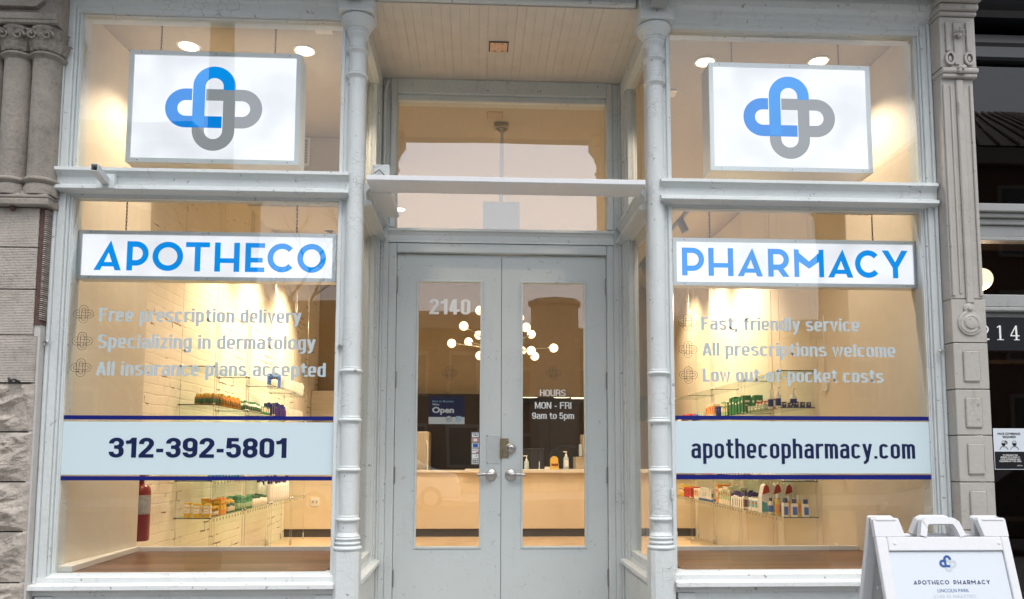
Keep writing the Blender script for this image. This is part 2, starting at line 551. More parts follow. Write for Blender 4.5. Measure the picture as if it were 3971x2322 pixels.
# ------------------------------------------------------------------ lettering
def text_mesh(txt, bold=0.0, shear=0.0, spacing=1.0):
    cu = bpy.data.curves.new('lettering', 'FONT')
    cu.body = txt
    cu.size = 1.0
    cu.offset = bold
    cu.shear = shear
    cu.space_character = spacing
    cu.resolution_u = 6
    ob = bpy.data.objects.new('lettering', cu)
    COL.objects.link(ob)
    dg = bpy.context.evaluated_depsgraph_get()
    dg.update()
    me = bpy.data.meshes.new_from_object(ob.evaluated_get(dg))
    bpy.data.objects.remove(ob)
    bpy.data.curves.remove(cu)
    return me

_cap = {}
def lettering(txt, x0, x1, zb, cap, y, mat, parent, bold=0.02, name='lettering', shear=0.0, spacing=1.0, ref='H', label=None):
    """vinyl or printed lettering: flat text from x0 to x1, baseline zb, capital height cap"""
    me = text_mesh(txt, bold, shear, spacing)
    k = (ref, bold)
    if k not in _cap:
        rm = text_mesh(ref, bold)
        ys = [v.co.y for v in rm.vertices]
        _cap[k] = (min(ys), max(ys))
        bpy.data.meshes.remove(rm)
    lo, hi = _cap[k]
    xs = [v.co.x for v in me.vertices]
    sx = (x1 - x0) / (max(xs) - min(xs))
    sz = cap / (hi - lo)
    mx = min(xs)
    for v in me.vertices:
        v.co = Vector((x0 + (v.co.x - mx) * sx, y, zb + (v.co.y - lo) * sz))
    me.materials.clear()
    me.materials.append(M[mat])
    for p in me.polygons:
        p.material_index = 0
    me.name = name
    o = bpy.data.objects.new(name, me)
    COL.objects.link(o)
    o.parent = parent
    if label: o['label'] = label
    return o

def arc(cx, cz, rx, rz, a0, a1, n=14):
    return [(cx + rx * math.cos(R(a0 + (a1 - a0) * i / n)), cz + rz * math.sin(R(a0 + (a1 - a0) * i / n))) for i in range(n + 1)]

def geo_letter(mb, ch, x, z, w, h, s, y, th):
    """one letter of the geometric capitals; s = stroke width; strokes lie 0.2 mm apart so none share a plane"""
    lay = [0]
    def yy():
        lay[0] += 1
        return y - 0.0002 * lay[0]
    def q(pts):
        mb.poly([(x + a, z + b) for a, b in pts], yy(), y + th)
    def bar(x0, x1, z0, z1):
        q([(x0, z0), (x1, z0), (x1, z1), (x0, z1)])
    def rib(pts, closed=False):
        mb.ribbon([(x + a, z + b) for a, b in pts], s, yy(), y + th, closed)
    if ch == 'A':
        q([(0, 0), (s * 1.12, 0), (w * .60 + s * .1, h * .80), (w * .60, h * 1.02)])
        q([(w * .60, h * 1.02), (w * .60 - s * .35, h * .62), (w - s * 1.06, 0), (w, 0)])
        bar(w * .2, w * .86, h * .13, h * .13 + s * .78)
    elif ch == 'P' or ch == 'R':
        bar(0, s, 0, h)
        zt, zb = h - s / 2, h * .26 if ch == 'P' else h * .34
        r = (zt - zb) / 2
        rib([(s * .5, zt), (w - r - s / 2, zt)] + arc(w - r - s / 2, (zt + zb) / 2, r, r, 90, -90)[1:] + [(s * .5, zb)])
        if ch == 'R':
            q([(w * .38, zb), (w * .38 + s * 1.05, zb + s * .2), (w, 0), (w - s * 1.2, 0)])
    elif ch == 'O':
        rib(arc(w / 2, h / 2, w / 2 - s / 2, h / 2 - s / 2, 0, 352, 44), True)
    elif ch == 'C':
        rib(arc(w * .53, h / 2, w * .53 - s / 2, h / 2 - s / 2, 42, 318, 34))
    elif ch == 'T':
        bar(0, w, h - s * .9, h)
        bar(w / 2 - s / 2, w / 2 + s / 2, 0, h - s * .5)
    elif ch == 'H':
        bar(0, s, 0, h); bar(w - s, w, 0, h); bar(s * .5, w - s * .5, h * .30, h * .30 + s * .85)
    elif ch == 'E':
        bar(0, s, 0, h); bar(s * .5, w, h - s * .85, h); bar(s * .5, w, 0, s * .85); bar(s * .5, w * .9, h * .33, h * .33 + s * .85)
    elif ch == 'M':
        bar(0, s * .9, 0, h * .99); bar(w - s * .9, w, 0, h * .99)
        q([(0, h * 1.02), (s * .1, h * .66), (w / 2, h * .30), (w / 2, h * .56)])
        q([(w, h * 1.02), (w - s * .1, h * .66), (w / 2, h * .30), (w / 2, h * .56)])
    elif ch == 'Y':
        bar(w / 2 - s / 2, w / 2 + s / 2, 0, h * .46)
        q([(0, h), (s * 1.2, h), (w / 2 + s * .45, h * .42), (w / 2 - s * .5, h * .38)])
        q([(w, h), (w - s * 1.2, h), (w / 2 - s * .45, h * .42), (w / 2 + s * .5, h * .38)])

def geo_word(mb, items, z, h, s, y, th):
    for ch, x0, x1 in items:
        geo_letter(mb, ch, x0, z, x1 - x0, h, s, y, th)

def logo_paths(k):
    """the interlaced-loops emblem: four strokes, k = metres per unit (unit = half width / 340)"""
    def V(y_left, y_right, top):
        r = 107
        s = 1 if top else -1
        a = arc(0, s * (269 - r), r, r, 180, 0 if top else 360, 18)
        return [(-107, y_left)] + a + [(107, y_right)]
    def H(x_top, x_bot, left):
        r = 101
        s = -1 if left else 1
        a = arc(s * (299 - r), 0, r, r, 90, 270 if left else -90, 18)
        return [(x_top, 101)] + a + [(x_bot, -101)]
    P = {'gh': H(-57, 110, False), 'gv': V(-135, 142, False), 'bh': H(-156, 58, True), 'bv': V(-128, 137, True)}
    return {n: [(a * k, b * k) for a, b in p] for n, p in P.items()}

def logo(parent, cx, cz, half, y, th, mats):
    k = half / 340
    P = logo_paths(k)
    for i, (n, mat, nm) in enumerate((('gv', mats[2], 'emblem_grey_loop'), ('gh', mats[2], 'emblem_grey_loop'), ('bh', mats[1], 'emblem_blue_loop'), ('bv', mats[0], 'emblem_blue_loop'))):
        mb = MB()
        mb.ribbon([(cx + a, cz + b) for a, b in P[n]], 85 * k, y - 0.0004 * (i + 1), y + th)
        mb.build(nm, mat, parent)

def logo_outline(parent, cx, cz, half, y, mat, lw=0.0022):
    k = half / 340
    P = logo_paths(k)
    mb = MB()
    lay = 0
    for n, p in P.items():
        w = 85 * k
        n_ = len(p)
        sides = {1: [], -1: []}
        for i, q in enumerate(p):
            a, b = p[max(0, i - 1)], p[min(n_ - 1, i + 1)]
            t = Vector((b[0] - a[0], b[1] - a[1])).normalized()
            for s in (1, -1):
                sides[s].append((cx + q[0] - t.y * s * w / 2, cz + q[1] + t.x * s * w / 2))
        lay += 1
        mb.ribbon(sides[1] + sides[-1][::-1], lw, y - 0.0002 * lay, y + 0.0005, True)
    return mb.build('emblem', mat, parent)

# ------------------------------------------------------------------ condensed grotesque drawn as strokes
def _rr(x0, x1, z0, z1, r, a=0, b=4, n=6):
    """part of a rounded rectangle, corners counted counter-clockwise from the right middle: 0 = right middle up ... 4 = full turn"""
    r = min(r, (x1 - x0) / 2 - 1e-4, (z1 - z0) / 2 - 1e-4)
    zm = (z0 + z1) / 2
    q = [arc(x1 - r, z1 - r, r, r, 0, 90, n), arc(x0 + r, z1 - r, r, r, 90, 180, n), arc(x0 + r, z0 + r, r, r, 180, 270, n), arc(x1 - r, z0 + r, r, r, 270, 360, n)]
    return q
def glyph(ch, w, s, xh):
    """list of (points, closed) strokes; x runs 0..w, capital height 1"""
    h = s / 2
    a, b, m = h, w - h, w / 2
    T, X = 1 - h, xh - h
    r = (b - a) / 2
    rc = min(r, .24)
    def bowl(z0, z1, rr=rc):
        q = _rr(a, b, z0, z1, rr)
        return (q[0] + q[1] + q[2] + q[3], True)
    def L(*p): return (list(p), False)
    S = []
    if ch == 'o': S = [bowl(h, X)]
    elif ch in 'O0': S = [bowl(h, T)]
    elif ch == 'c' or ch == 'C':
        top = X if ch == 'c' else T
        q = _rr(a, b, h, top, rc)
        S = [(q[0][1:] + q[1] + q[2] + q[3][:-1], False)]
    elif ch == 'e':
        q = _rr(a, b, h, X, rc)
        zm = xh * .47
        S = [([(b, zm)] + q[0] + q[1] + q[2] + q[3][:-2], False), L((a, zm), (b + h * .8, zm))]
    elif ch == 'a':
        zb = xh * .585
        q = _rr(a, b, h, X, rc); k = _rr(a, b, h, zb, rc * .8)
        S = [(q[1][::-1][1:] + q[0][::-1] + [(b, 0)], False), ([(b, zb - .0)] + k[1] + k[2] + [(b, h + .06)], False)]
    elif ch in 'bp':
        S = [bowl(h, X), L((a, 0 if ch == 'b' else -.28), (a, 1 if ch == 'b' else xh))]
    elif ch in 'dq':
        S = [bowl(h, X), L((b, 0 if ch == 'd' else -.28), (b, 1 if ch == 'd' else xh))]
    elif ch == 'g':
        q = _rr(a, b, -.28 + h, X, rc)
        S = [bowl(h, X), ([(b, xh)] + q[3][::-1] + q[2][::-1] + [(a, -.28 + rc + .01)], False)]
    elif ch == 'f': S = [([(w * .45, 0), (w * .45, T - .10)] + arc(w * .45 + .12, T - .12, .12, .12, 180, 90, 5) + [(w + .02, T)], False), L((0, X + .01), (w, X + .01))]
    elif ch == 't': S = [([(w * .45, .95), (w * .45, h + .10)] + arc(w * .45 + .12, h + .12, .12, .12, 180, 270, 5) + [(w + .02, h)], False), L((0, X + .01), (w, X + .01))]
    elif ch in 'hn':
        q = _rr(a, b, h, X, rc)
        S = [L((a, 0), (a, 1 if ch == 'h' else xh)), ([(a, X - rc)] + q[1][::-1] + q[0][::-1] + [(b, 0)], False)]
    elif ch == 'u':
        q = _rr(a, b, h, X, rc)
        S = [L((b, 0), (b, xh)), ([(a, xh)] + q[2] + q[3], False)]
    elif ch == 'U':
        q = _rr(a, b, h, T, rc)
        S = [([(a, 1)] + q[2] + q[3] + [(b, 1)], False)]
    elif ch == 'm':
        m1 = w / 2
        q = _rr(a, m1, h, X, rc); k = _rr(m1, b, h, X, rc)
        S = [L((a, 0), (a, xh)), ([(a, X - rc * .7)] + q[1][::-1] + q[0][::-1] + [(m1, 0)], False), ([(m1, X - rc * .7)] + k[1][::-1] + k[0][::-1] + [(b, 0)], False)]
    elif ch == 'r':
        S = [L((a, 0), (a, xh)), ([(a, X - .2)] + arc(a + .15, X - .17, .15, .17, 180, 90, 6) + [(w + .03, X)], False)]
    elif ch in 'il1Il':
        if ch == 'i': S = [L((m, 0), (m, xh)), L((m, .86), (m, 1.0))]
        elif ch == '1': S = [L((b - .02, 0), (b - .02, 1)), L((0, .76), (b * .55, .79), (b - .02, .95))]
        else: S = [L((m, 0), (m, 1))]
    elif ch in 'sS58':
        top = X if ch == 's' else T
        zm = (h + top) / 2
        q = _rr(a, b, zm, top, rc); k = _rr(a, b, h, zm, rc)
        if ch == '8': S = [(q[0] + q[1] + q[2] + q[3], True), (k[0] + k[1] + k[2] + k[3], True)]
        elif ch == '5': S = [L((b, T), (a + .02, T), (a, zm - .02)), ([(a, zm - .0)] + _rr(a, b, h, zm + .12, rc)[1][::-1][3:] + _rr(a, b, h, zm + .12, rc)[0][::-1] + _rr(a, b, h, zm + .12, rc)[3][::-1] + _rr(a, b, h, zm + .12, rc)[2][::-1] + [(a, h + rc + .03)], False)]
        else: S = [([(b, top - rc * .75)] + q[0][2:] + q[1] + q[2][:3] + [(m, zm)] + k[0][::-1][4:] + k[3][::-1] + k[2][::-1][:-1] + [(a, h + rc * .8)], False)]
    elif ch in '23':
        zm = .53
        q = _rr(a, b, zm, T, rc)
        if ch == '2': S = [([(a, T - rc - .06)] + q[1][::-1] + q[0][::-1] + [(b, .66), (b - .10, .46), (a + .06, .22), (a + .01, h)], False), L((0, h), (w, h))]
        else:
            k = _rr(a, b, h, zm, rc)
            S = [([(a, T - rc - .03)] + q[1][::-1] + q[0][::-1] + q[3][::-1] + [(m - .08, zm)], False), ([(m - .08, zm + .001)] + k[0][::-1] + k[3][::-1] + k[2][::-1] + [(a, h + rc + .03)], False)]
    elif ch == '9':
        q = _rr(a, b, .40, T, rc); k = _rr(a, b, h, T, rc)
        S = [(q[0] + q[1] + q[2] + q[3], True), ([(b, .7)] + k[3][::-1] + k[2][::-1] + [(a, h + rc)], False)]
    elif ch == '4': S = [L((b - .10, 0), (b - .10, 1)), L((b - .16, .93), (a - .02, .30)), L((0, .26), (w + .02, .26))]
    elif ch == 'k': S = [L((a, 0), (a, 1)), L((b, xh), (a + .05, .33)), L((a + .17, .42), (b + .01, 0))]
    elif ch in 'vV': S = [L((h * .8, xh if ch == 'v' else 1), (m, .02), (w - h * .8, xh if ch == 'v' else 1))]
    elif ch in 'wW':
        t = xh if ch == 'w' else 1
        S = [L((h * .7, t), (w * .28, .03), (m, t * .93), (w * .72, .03), (w - h * .7, t))]
    elif ch == 'y': S = [L((h * .8, xh), (m, .06)), L((w - h * .8, xh), (m - .02, -.10), (m - .10, -.20), (h * .4, -.20))]
    elif ch == 'z': S = [L((0, X), (w - .02, X)), L((w - h * 1.3, X - .02), (h * 1.3, h + .02)), L((0, h), (w, h))]
    elif ch == 'F': S = [L((a, 0), (a, 1)), L((a, T), (w, T)), L((a, .52), (w - .06, .52))]
    elif ch == 'L': S = [L((a, 0), (a, 1)), L((a, h), (w, h))]
    elif ch == 'H': S = [L((a, 0), (a, 1)), L((b, 0), (b, 1)), L((a, .52), (b, .52))]
    elif ch == 'A': S = [L((h * .7, 0), (m - .01, .97)), L((w - h * .7, 0), (m + .01, .97)), L((w * .22, .26), (w * .78, .26))]
    elif ch == 'M': S = [L((a, 0), (a, 1)), L((b, 0), (b, 1)), L((a + .02, .98), (m, .12), (b - .02, .98))]
    elif ch == 'N': S = [L((a, 0), (a, 1)), L((b, 0), (b, 1)), L((a + .02, .94), (b - .02, .06))]
    elif ch == 'R':
        q = _rr(a, b, .47, T, rc)
        S = [L((a, 0), (a, 1)), ([(a, T)] + q[0][::-1] + q[3][::-1] + [(a, .47)], False), ([(b - .12, .47), (b - .02, .36), (b, .2), (b + .01, 0)], False)]
    elif ch == 'E': S = [L((a, 0), (a, 1)), L((a, T), (w, T)), L((a, .52), (w - .04, .52)), L((a, h), (w, h))]
    elif ch == '-': S = [L((.02, .36), (w - .02, .36))]
    elif ch == '.': S = [L((m, 0), (m, s))]
    elif ch == ',': S = [L((m, s), (m, 0.02), (m - .05, -.16))]
    elif ch == "'": S = [L((m, 1.0), (m, .70))]
    return S
GW = {'i': .0, 'l': .0, 'I': .0, '.': .0, ',': .0, "'": .0, 'f': .62, 't': .62, 'r': .60, 'm': 1.62, 'w': 1.5, 'W': 1.55, 'M': 1.35, ' ': .45, '-': .55, '1': .62, 's': .95, 'z': .86, 'k': 1.0, 'A': 1.12, 'v': .95, 'y': .98, 'L': .9, 'F': .95, 'H': 1.06, 'O': 1.06, 'U': 1.06, 'R': 1.06, 'N': 1.08, 'S': 1.04}
def grotesque(txt, x0, x1, zb, cap, y, mat, parent, s=.132, xh=.77, gap=.055, kx=1.62, name='lettering', label=None):
    """lettering in a bold condensed grotesque from x0 to x1, capitals cap high"""
    S0 = s
    def widths(u):
        return [(s * 1.02 if GW.get(c, 1.0) == 0 else (s + (u - s) * GW[c] if c in GW and c not in ' -' else (u * GW.get(c, 1.0)))) for c in txt]
    lo, hi = s * 1.3, 2.5
    for _ in range(50):
        u = (lo + hi) / 2
        if sum(widths(u)) + gap * (len(txt) - 1) > (x1 - x0) / cap / kx: hi = u
        else: lo = u
    ws = widths(u)
    mb = MB()
    x = 0.0
    for i, (c, w) in enumerate(zip(txt, ws)):
        for k, (p, cl) in enumerate(glyph(c, w, s, xh)):
            pts = [(x0 + (x + a) * cap * kx, zb + b * cap) for a, b in p]
            q = [pts[0]]
            for t in pts[1:]:
                if math.hypot(t[0] - q[-1][0], t[1] - q[-1][1]) > 1e-5: q.append(t)
            if cl and math.hypot(q[0][0] - q[-1][0], q[0][1] - q[-1][1]) < 1e-5: q.pop()
            yy = y - 0.00012 * (k + 1) - 0.00001 * (i % 2)
            nv = len(mb.bm.verts)
            mb.ribbon([((px - x0) / kx + x0, pz) for px, pz in q], s * cap, yy, y + 0.0004, cl)
            mb.bm.verts.ensure_lookup_table()
            for v in mb.bm.verts[nv:]: v.co.x = (v.co.x - x0) * kx + x0
        x += w + gap
    o = mb.build(name, mat, parent)
    if label: o['label'] = label
    return o

# ================================================================== SETTING: ground
ground = MB().box(-60, 60, -70, 40, -0.6, -0.16).build('ground', 'asphalt'); tag(ground, kind='structure')
road = MB().box(-60, 60, -17.0, -5.6, -0.155, -0.145).build('road', 'asphalt'); tag(road, kind='structure')
pv = MB()
pv.box(-60, 60, -5.6, -0.05, -0.15, 0.0, 0.01)
pavement = pv.build('pavement', 'concrete'); tag(pavement, kind='structure')
pv = MB()
pv.box(-60, 60, -21.5, -17.0, -0.15, 0.0, 0.01)
pavement2 = pv.build('far_pavement', 'concrete'); tag(pavement2, kind='structure')

# ================================================================== PHARMACY (one building, everything fixed to it is a part)
PH = thing('pharmacy_storefront', 'pale grey painted wood and iron pharmacy storefront with recessed double doors', 'building')
YR = 0.981                       # plane of the doors
ZC = 4.15                        # recess ceiling

def prof_x(mb, prof, x0, x1):    # prof: (y,z) outline swept along x
    mb.poly(prof, x0, x1, 'x'); return mb

def prof_y(mb, prof, y0, y1):    # prof: (x,z) outline swept along y
    mb.poly(prof, y0, y1, 'y'); return mb

# --- jambs, mullions, heads
def jamb(x_out, x_in, s, z0=0.64, z1=4.10):
    mb = MB()
    a = lambda t: x_out + (x_in - x_out) * t
    def bx(t0, t1, yf, bev=0.004):
        xa, xb = sorted((a(t0), a(t1)))
        mb.box(xa, xb, yf, 0.12, z0, z1, bev)
    bx(0.0, 0.22, -0.050, 0.006)
    bx(0.223, 0.70, -0.032)
    bx(0.703, 0.86, -0.018)
    bx(0.863, 1.0, -0.004)
    return mb.build('jamb', 'paint', PH)
jamb(-2.462, -2.372, 1)
jamb(2.838, 2.762, -1)
jb = MB(); jb.box(2.841, 2.90, -0.02, 0.1, 2.95, 4.10, 0.004); jb.build('jamb', 'paint', PH)

def mullion(xa, xb, glass_side):
    mb = MB()
    mb.box(xa, xb, 0.0, 0.12, 0.64, 4.14, 0.003)
    g = (xa, xa + 0.022) if glass_side < 0 else (xb - 0.022, xb)
    mb.box(g[0] - (0.004 if glass_side < 0 else -0.002), g[1] + (0.004 if glass_side > 0 else -0.002), -0.012, 0.10, 0.65, 4.12, 0.004)
    return mb.build('mullion', 'paint', PH)
mullion(-0.818, -0.69, -1)
mullion(1.065, 1.188, 1)

def head(x0, x1):
    mb = MB()
    p = [(0.12, 4.036), (-0.012, 4.036), (-0.016, 4.060), (-0.030, 4.066), (-0.034, 4.100), (-0.055, 4.108), (-0.062, 4.128), (-0.085, 4.150), (-0.10, 4.185), (-0.10, 4.24), (0.12, 4.24)]
    prof_x(mb, p, x0, x1)
    return mb.build('head_moulding', 'paint', PH)
head(-2.462, -0.69); head(1.065, 2.90)

# --- storefront cornice above the picture, on two brackets: seen only as a dark edge in the glass
mb = MB()
prof_x(mb, [(0.10, 4.245), (-0.40, 4.245), (-0.40, 4.27), (-0.50, 4.30), (-0.54, 4.40), (-0.54, 4.46), (0.10, 4.52)], -2.9, 3.1)
mb.build('cornice', 'ndark', PH)
for bx_ in (-0.735, 1.095):
    mb = MB()
    mb.poly([(-0.13, 4.10), (-0.13, 4.24), (-0.40, 4.24), (-0.40, 4.20), (-0.32, 4.18), (-0.29, 4.14), (-0.20, 4.13)], bx_ - 0.05, bx_ + 0.05, 'x')
    mb.build('bracket', 'ndark', PH)
mb = MB()
mb.box(-2.9, 3.1, -0.06, 0.25, 4.522, 7.0)
mb.build('upper_wall', 'far_brick', PH)

# --- transom bars and sills
TB = [(0.09, 2.905), (0.09, 3.076), (-0.02, 3.076), (-0.030, 3.058), (-0.082, 3.055), (-0.085, 3.036), (-0.072, 3.030), (-0.056, 3.012), (-0.050, 3.006), (-0.050, 2.962), (-0.056, 2.955), (-0.082, 2.948), (-0.086, 2.928), (-0.078, 2.922), (-0.012, 2.915), (-0.008, 2.905)]
for x0, x1 in ((-2.445, -0.752), (1.112, 2.826)):
    prof_x(MB(), TB, x0, x1).build('transom_bar', 'paint', PH)
SL = [(0.10, 0.60), (0.10, 0.717), (-0.008, 0.717), (-0.012, 0.706), (-0.034, 0.700), (-0.036, 0.672), (-0.088, 0.662), (-0.090, 0.640), (-0.070, 0.637), (-0.030, 0.630), (-0.030, 0.60)]
for x0, x1 in ((-2.470, -0.79), (1.166, 2.84)):
    prof_x(MB(), SL, x0, x1).build('sill', 'white_sill', PH)
    mb = MB()
    mb.box(x0 + 0.02, x1 - 0.01, -0.022, 0.09, 0.0, 0.598)
    mb.box(x0 + 0.02, x1 - 0.01, -0.045, -0.0225, 0.0, 0.14, 0.004)
    mb.box(x0 + 0.02, x0 + 0.12, -0.036, -0.0225, 0.142, 0.596, 0.003)
    mb.box(x1 - 0.11, x1 - 0.01, -0.036, -0.0225, 0.142, 0.596, 0.003)
    mb.build('bulkhead_panel', 'paint', PH)

# --- iron colonnettes
def tor(r, z, h, n=5):
    return [(r + h * math.sin(math.pi * i / n), z - h + 2 * h * i / n) for i in range(n + 1)]
def column(cx):
    r = 0.053
    c = MB()
    c.lathe([(r, 0.93), (r * 0.985, 2.4), (r * 0.965, 4.02)], (cx, 0, 0), 28)
    c = c.build('column', 'paint', PH)
    tag(c, None, None, None, 'thing')
    for z in (3.832, 3.676, 1.879, 1.592, 1.304, 1.020):
        mb = MB()
        mb.lathe([(r * 0.97, z - 0.026)] + tor(r + 0.002, z, 0.0135) + [(r + 0.004, z + 0.018), (r * 0.97, z + 0.026)], (cx, 0, 0), 28)
        mb.build('ring', 'paint', c)
    mb = MB()
    mb.lathe([(0.055, 0.945), (0.060, 0.935), (0.068, 0.925)] + tor(0.064, 0.912, 0.009)[::-1] + [(0.062, 0.90)] + tor(0.066, 0.886, 0.009)[::-1] + [(0.063, 0.874)] + tor(0.069, 0.858, 0.014)[::-1] + [(0.07, 0.84)], (cx, 0, 0), 28)
    mb.build('base', 'paint', c)
    mb = MB()
    h, k = 0.072, 0.022
    oc = [(cx - h + k, -h), (cx + h - k, -h), (cx + h, -h + k), (cx + h, h - k), (cx + h - k, h), (cx - h + k, h), (cx - h, h - k), (cx - h, -h + k)]
    mb.poly(oc, 0.0, 0.842, 'z')
    mb.build('plinth', 'paint', c)
    mb = MB()
    mb.lathe([(0.050, 3.895), (0.056, 3.922), (0.064, 3.930), (0.066, 3.941), (0.062, 3.948), (0.068, 3.952), (0.070, 3.960), (0.067, 3.965), (0.074, 3.968), (0.078, 3.976), (0.088, 3.989), (0.099, 4.004), (0.106, 4.022), (0.103, 4.038), (0.090, 4.046)], (cx, 0, 0), 32)
    mb.box(cx - 0.106, cx + 0.106, -0.106, 0.10, 4.047, 4.243, 0.006)
    mb.build('capital', 'paint', c)
column(-0.726); column(1.098)

# --- recess: ceiling, side windows, back wall
mb = MB()
mb.box(-0.764, 1.144, -0.03, YR + 0.08, ZC, ZC + 0.08)
nb = 30
for i in range(nb):
    x0 = -0.70 + i * (1.78 / nb)
    mb.box(x0 + 0.0002, x0 + 1.78 / nb - 0.0002, -0.028, YR - 0.02, ZC - 0.008, ZC - 0.0005, 0.0010 if i % 4 else 0.0026)
mb.build('recess_ceiling', 'bead', PH)
mb = MB()
prof_x(mb, [(-0.032, 4.150), (-0.05, 4.152), (-0.06, 4.165), (-0.06, 4.235), (-0.032, 4.235)], -0.606, 0.976)
mb.build('lintel', 'paint', PH)

def side(face, s, rail):
    """side of the recess: s = +1 left side (faces +x), -1 right side"""
    X = lambda d: face + s * d
    def bx(mb, d0, d1, y0, y1, z0, z1, bev=0.003):
        a, b = sorted((X(d0), X(d1)))
        mb.box(a, b, y0, y1, z0, z1, bev)
    fr = MB()
    bx(fr, -0.07, 0.0, 0.121, 0.17, 0.66, 4.12)
    bx(fr, -0.07, 0.0, 0.80, 0.86, 0.66, 4.12)
    bx(fr, -0.06, -0.012, 0.171, 0.20, 0.73, 4.03)
    bx(fr, -0.06, -0.012, 0.77, 0.799, 0.73, 4.03)
    bx(fr, -0.07, 0.004, 0.12, 0.86, 4.02, 4.142)
    bx(fr, -0.06, -0.010, 0.201, 0.769, 0.70, 0.742)
    fr.build('side_frame', 'paint', PH)
    for z0, z1 in ((0.742, 2.92), (3.06, 4.02)):
        g = MB()
        bx(g, -0.048, -0.040, 0.20, 0.77, z0, z1, 0)
        g.build('side_pane', 'glass', PH)
    tb = MB()
    prof_y(tb, [(X(-y - 0.035), z) for y, z in TB], 0.121, 0.93)
    tb.build('side_transom_bar', 'paint', PH)
    sl = MB()
    prof_y(sl, [(X(d), z) for d, z in ((-0.10, 0.60), (-0.10, 0.70), (-0.012, 0.70), (-0.006, 0.672), (0.040, 0.664), (0.042, 0.642), (0.024, 0.638), (0.0, 0.632), (0.0, 0.60))], 0.08, 0.93)
    sl.build('side_sill', 'white_sill', PH)
    bk = MB()
    bx(bk, -0.08, 0.004, 0.075, 0.93, 0.0, 0.598)
    bk.build('side_bulkhead', 'paint', PH)
    po = MB()
    bx(po, -0.10, 0.006, 0.862, 0.98, 0.0, ZC - 0.01, 0.004)
    bx(po, 0.0065, 0.022, 0.932, 0.975, 0.0, ZC - 0.01, 0.004)
    po.build('corner_post', 'paint', PH)
side(-0.690, 1, 0)
side(1.068, -1, 0)

# back wall of the recess
XA, XB = -0.668, 1.046
bw = MB()
for a, b in ((XA, -0.626), (1.004, XB)):
    bw.box(a, b, 0.945, 1.06, 0.0, ZC - 0.01, 0.004)
bw.box(-0.625, -0.582, 0.930, 1.06, 3.024, ZC - 0.01, 0.004)
bw.box(0.960, 1.003, 0.930, 1.06, 3.024, ZC - 0.01, 0.004)
bw.box(-0.581, 0.959, 0.930, 1.06, 4.03, ZC - 0.01, 0.004)
bw.box(-0.581, 0.959, 0.955, 1.06, 3.986, 4.029, 0.004)
bw.box(-0.581, -0.578, 0.96, 1.06, 3.03, 3.985)
bw.build('transom_frame', 'paint', PH)
mb = MB()
prof_x(mb, [(1.06, 2.916), (1.06, 3.022), (0.945, 3.022), (0.918, 3.016), (0.915, 2.998), (0.93, 2.992), (0.940, 2.975), (0.944, 2.97), (0.944, 2.928), (0.935, 2.924), (0.935, 2.916)], -0.6248, 1.0028)
mb.build('door_transom_bar', 'paint', PH)
mb = MB(); mb.box(-0.58, 0.958, 0.985, 0.993, 3.015, 3.988); mb.build('transom_pane', 'transom_glass', PH)
dc = MB()
dc.box(-0.625, -0.569, 0.945, 1.06, 0.2, 2.914, 0.006, 2)
dc.box(0.955, 1.003, 0.945, 1.06, 0.2, 2.914, 0.006, 2)
dc.box(-0.568, 0.954, 0.945, 1.06, 2.845, 2.914, 0.006, 2)
dc.box(-0.568, 0.954, 1.03, 1.06, 0.30, 0.312)
dc.build('door_frame', 'door', PH)
mb = MB()
mb.box(-0.78, 1.16, 0.16, 1.10, 0.0, 0.285, 0.01)
mb.box(-0.56, 0.95, 0.90, 1.04, 0.286, 0.300, 0.004)
mb.build('doorstep', 'concrete', PH)

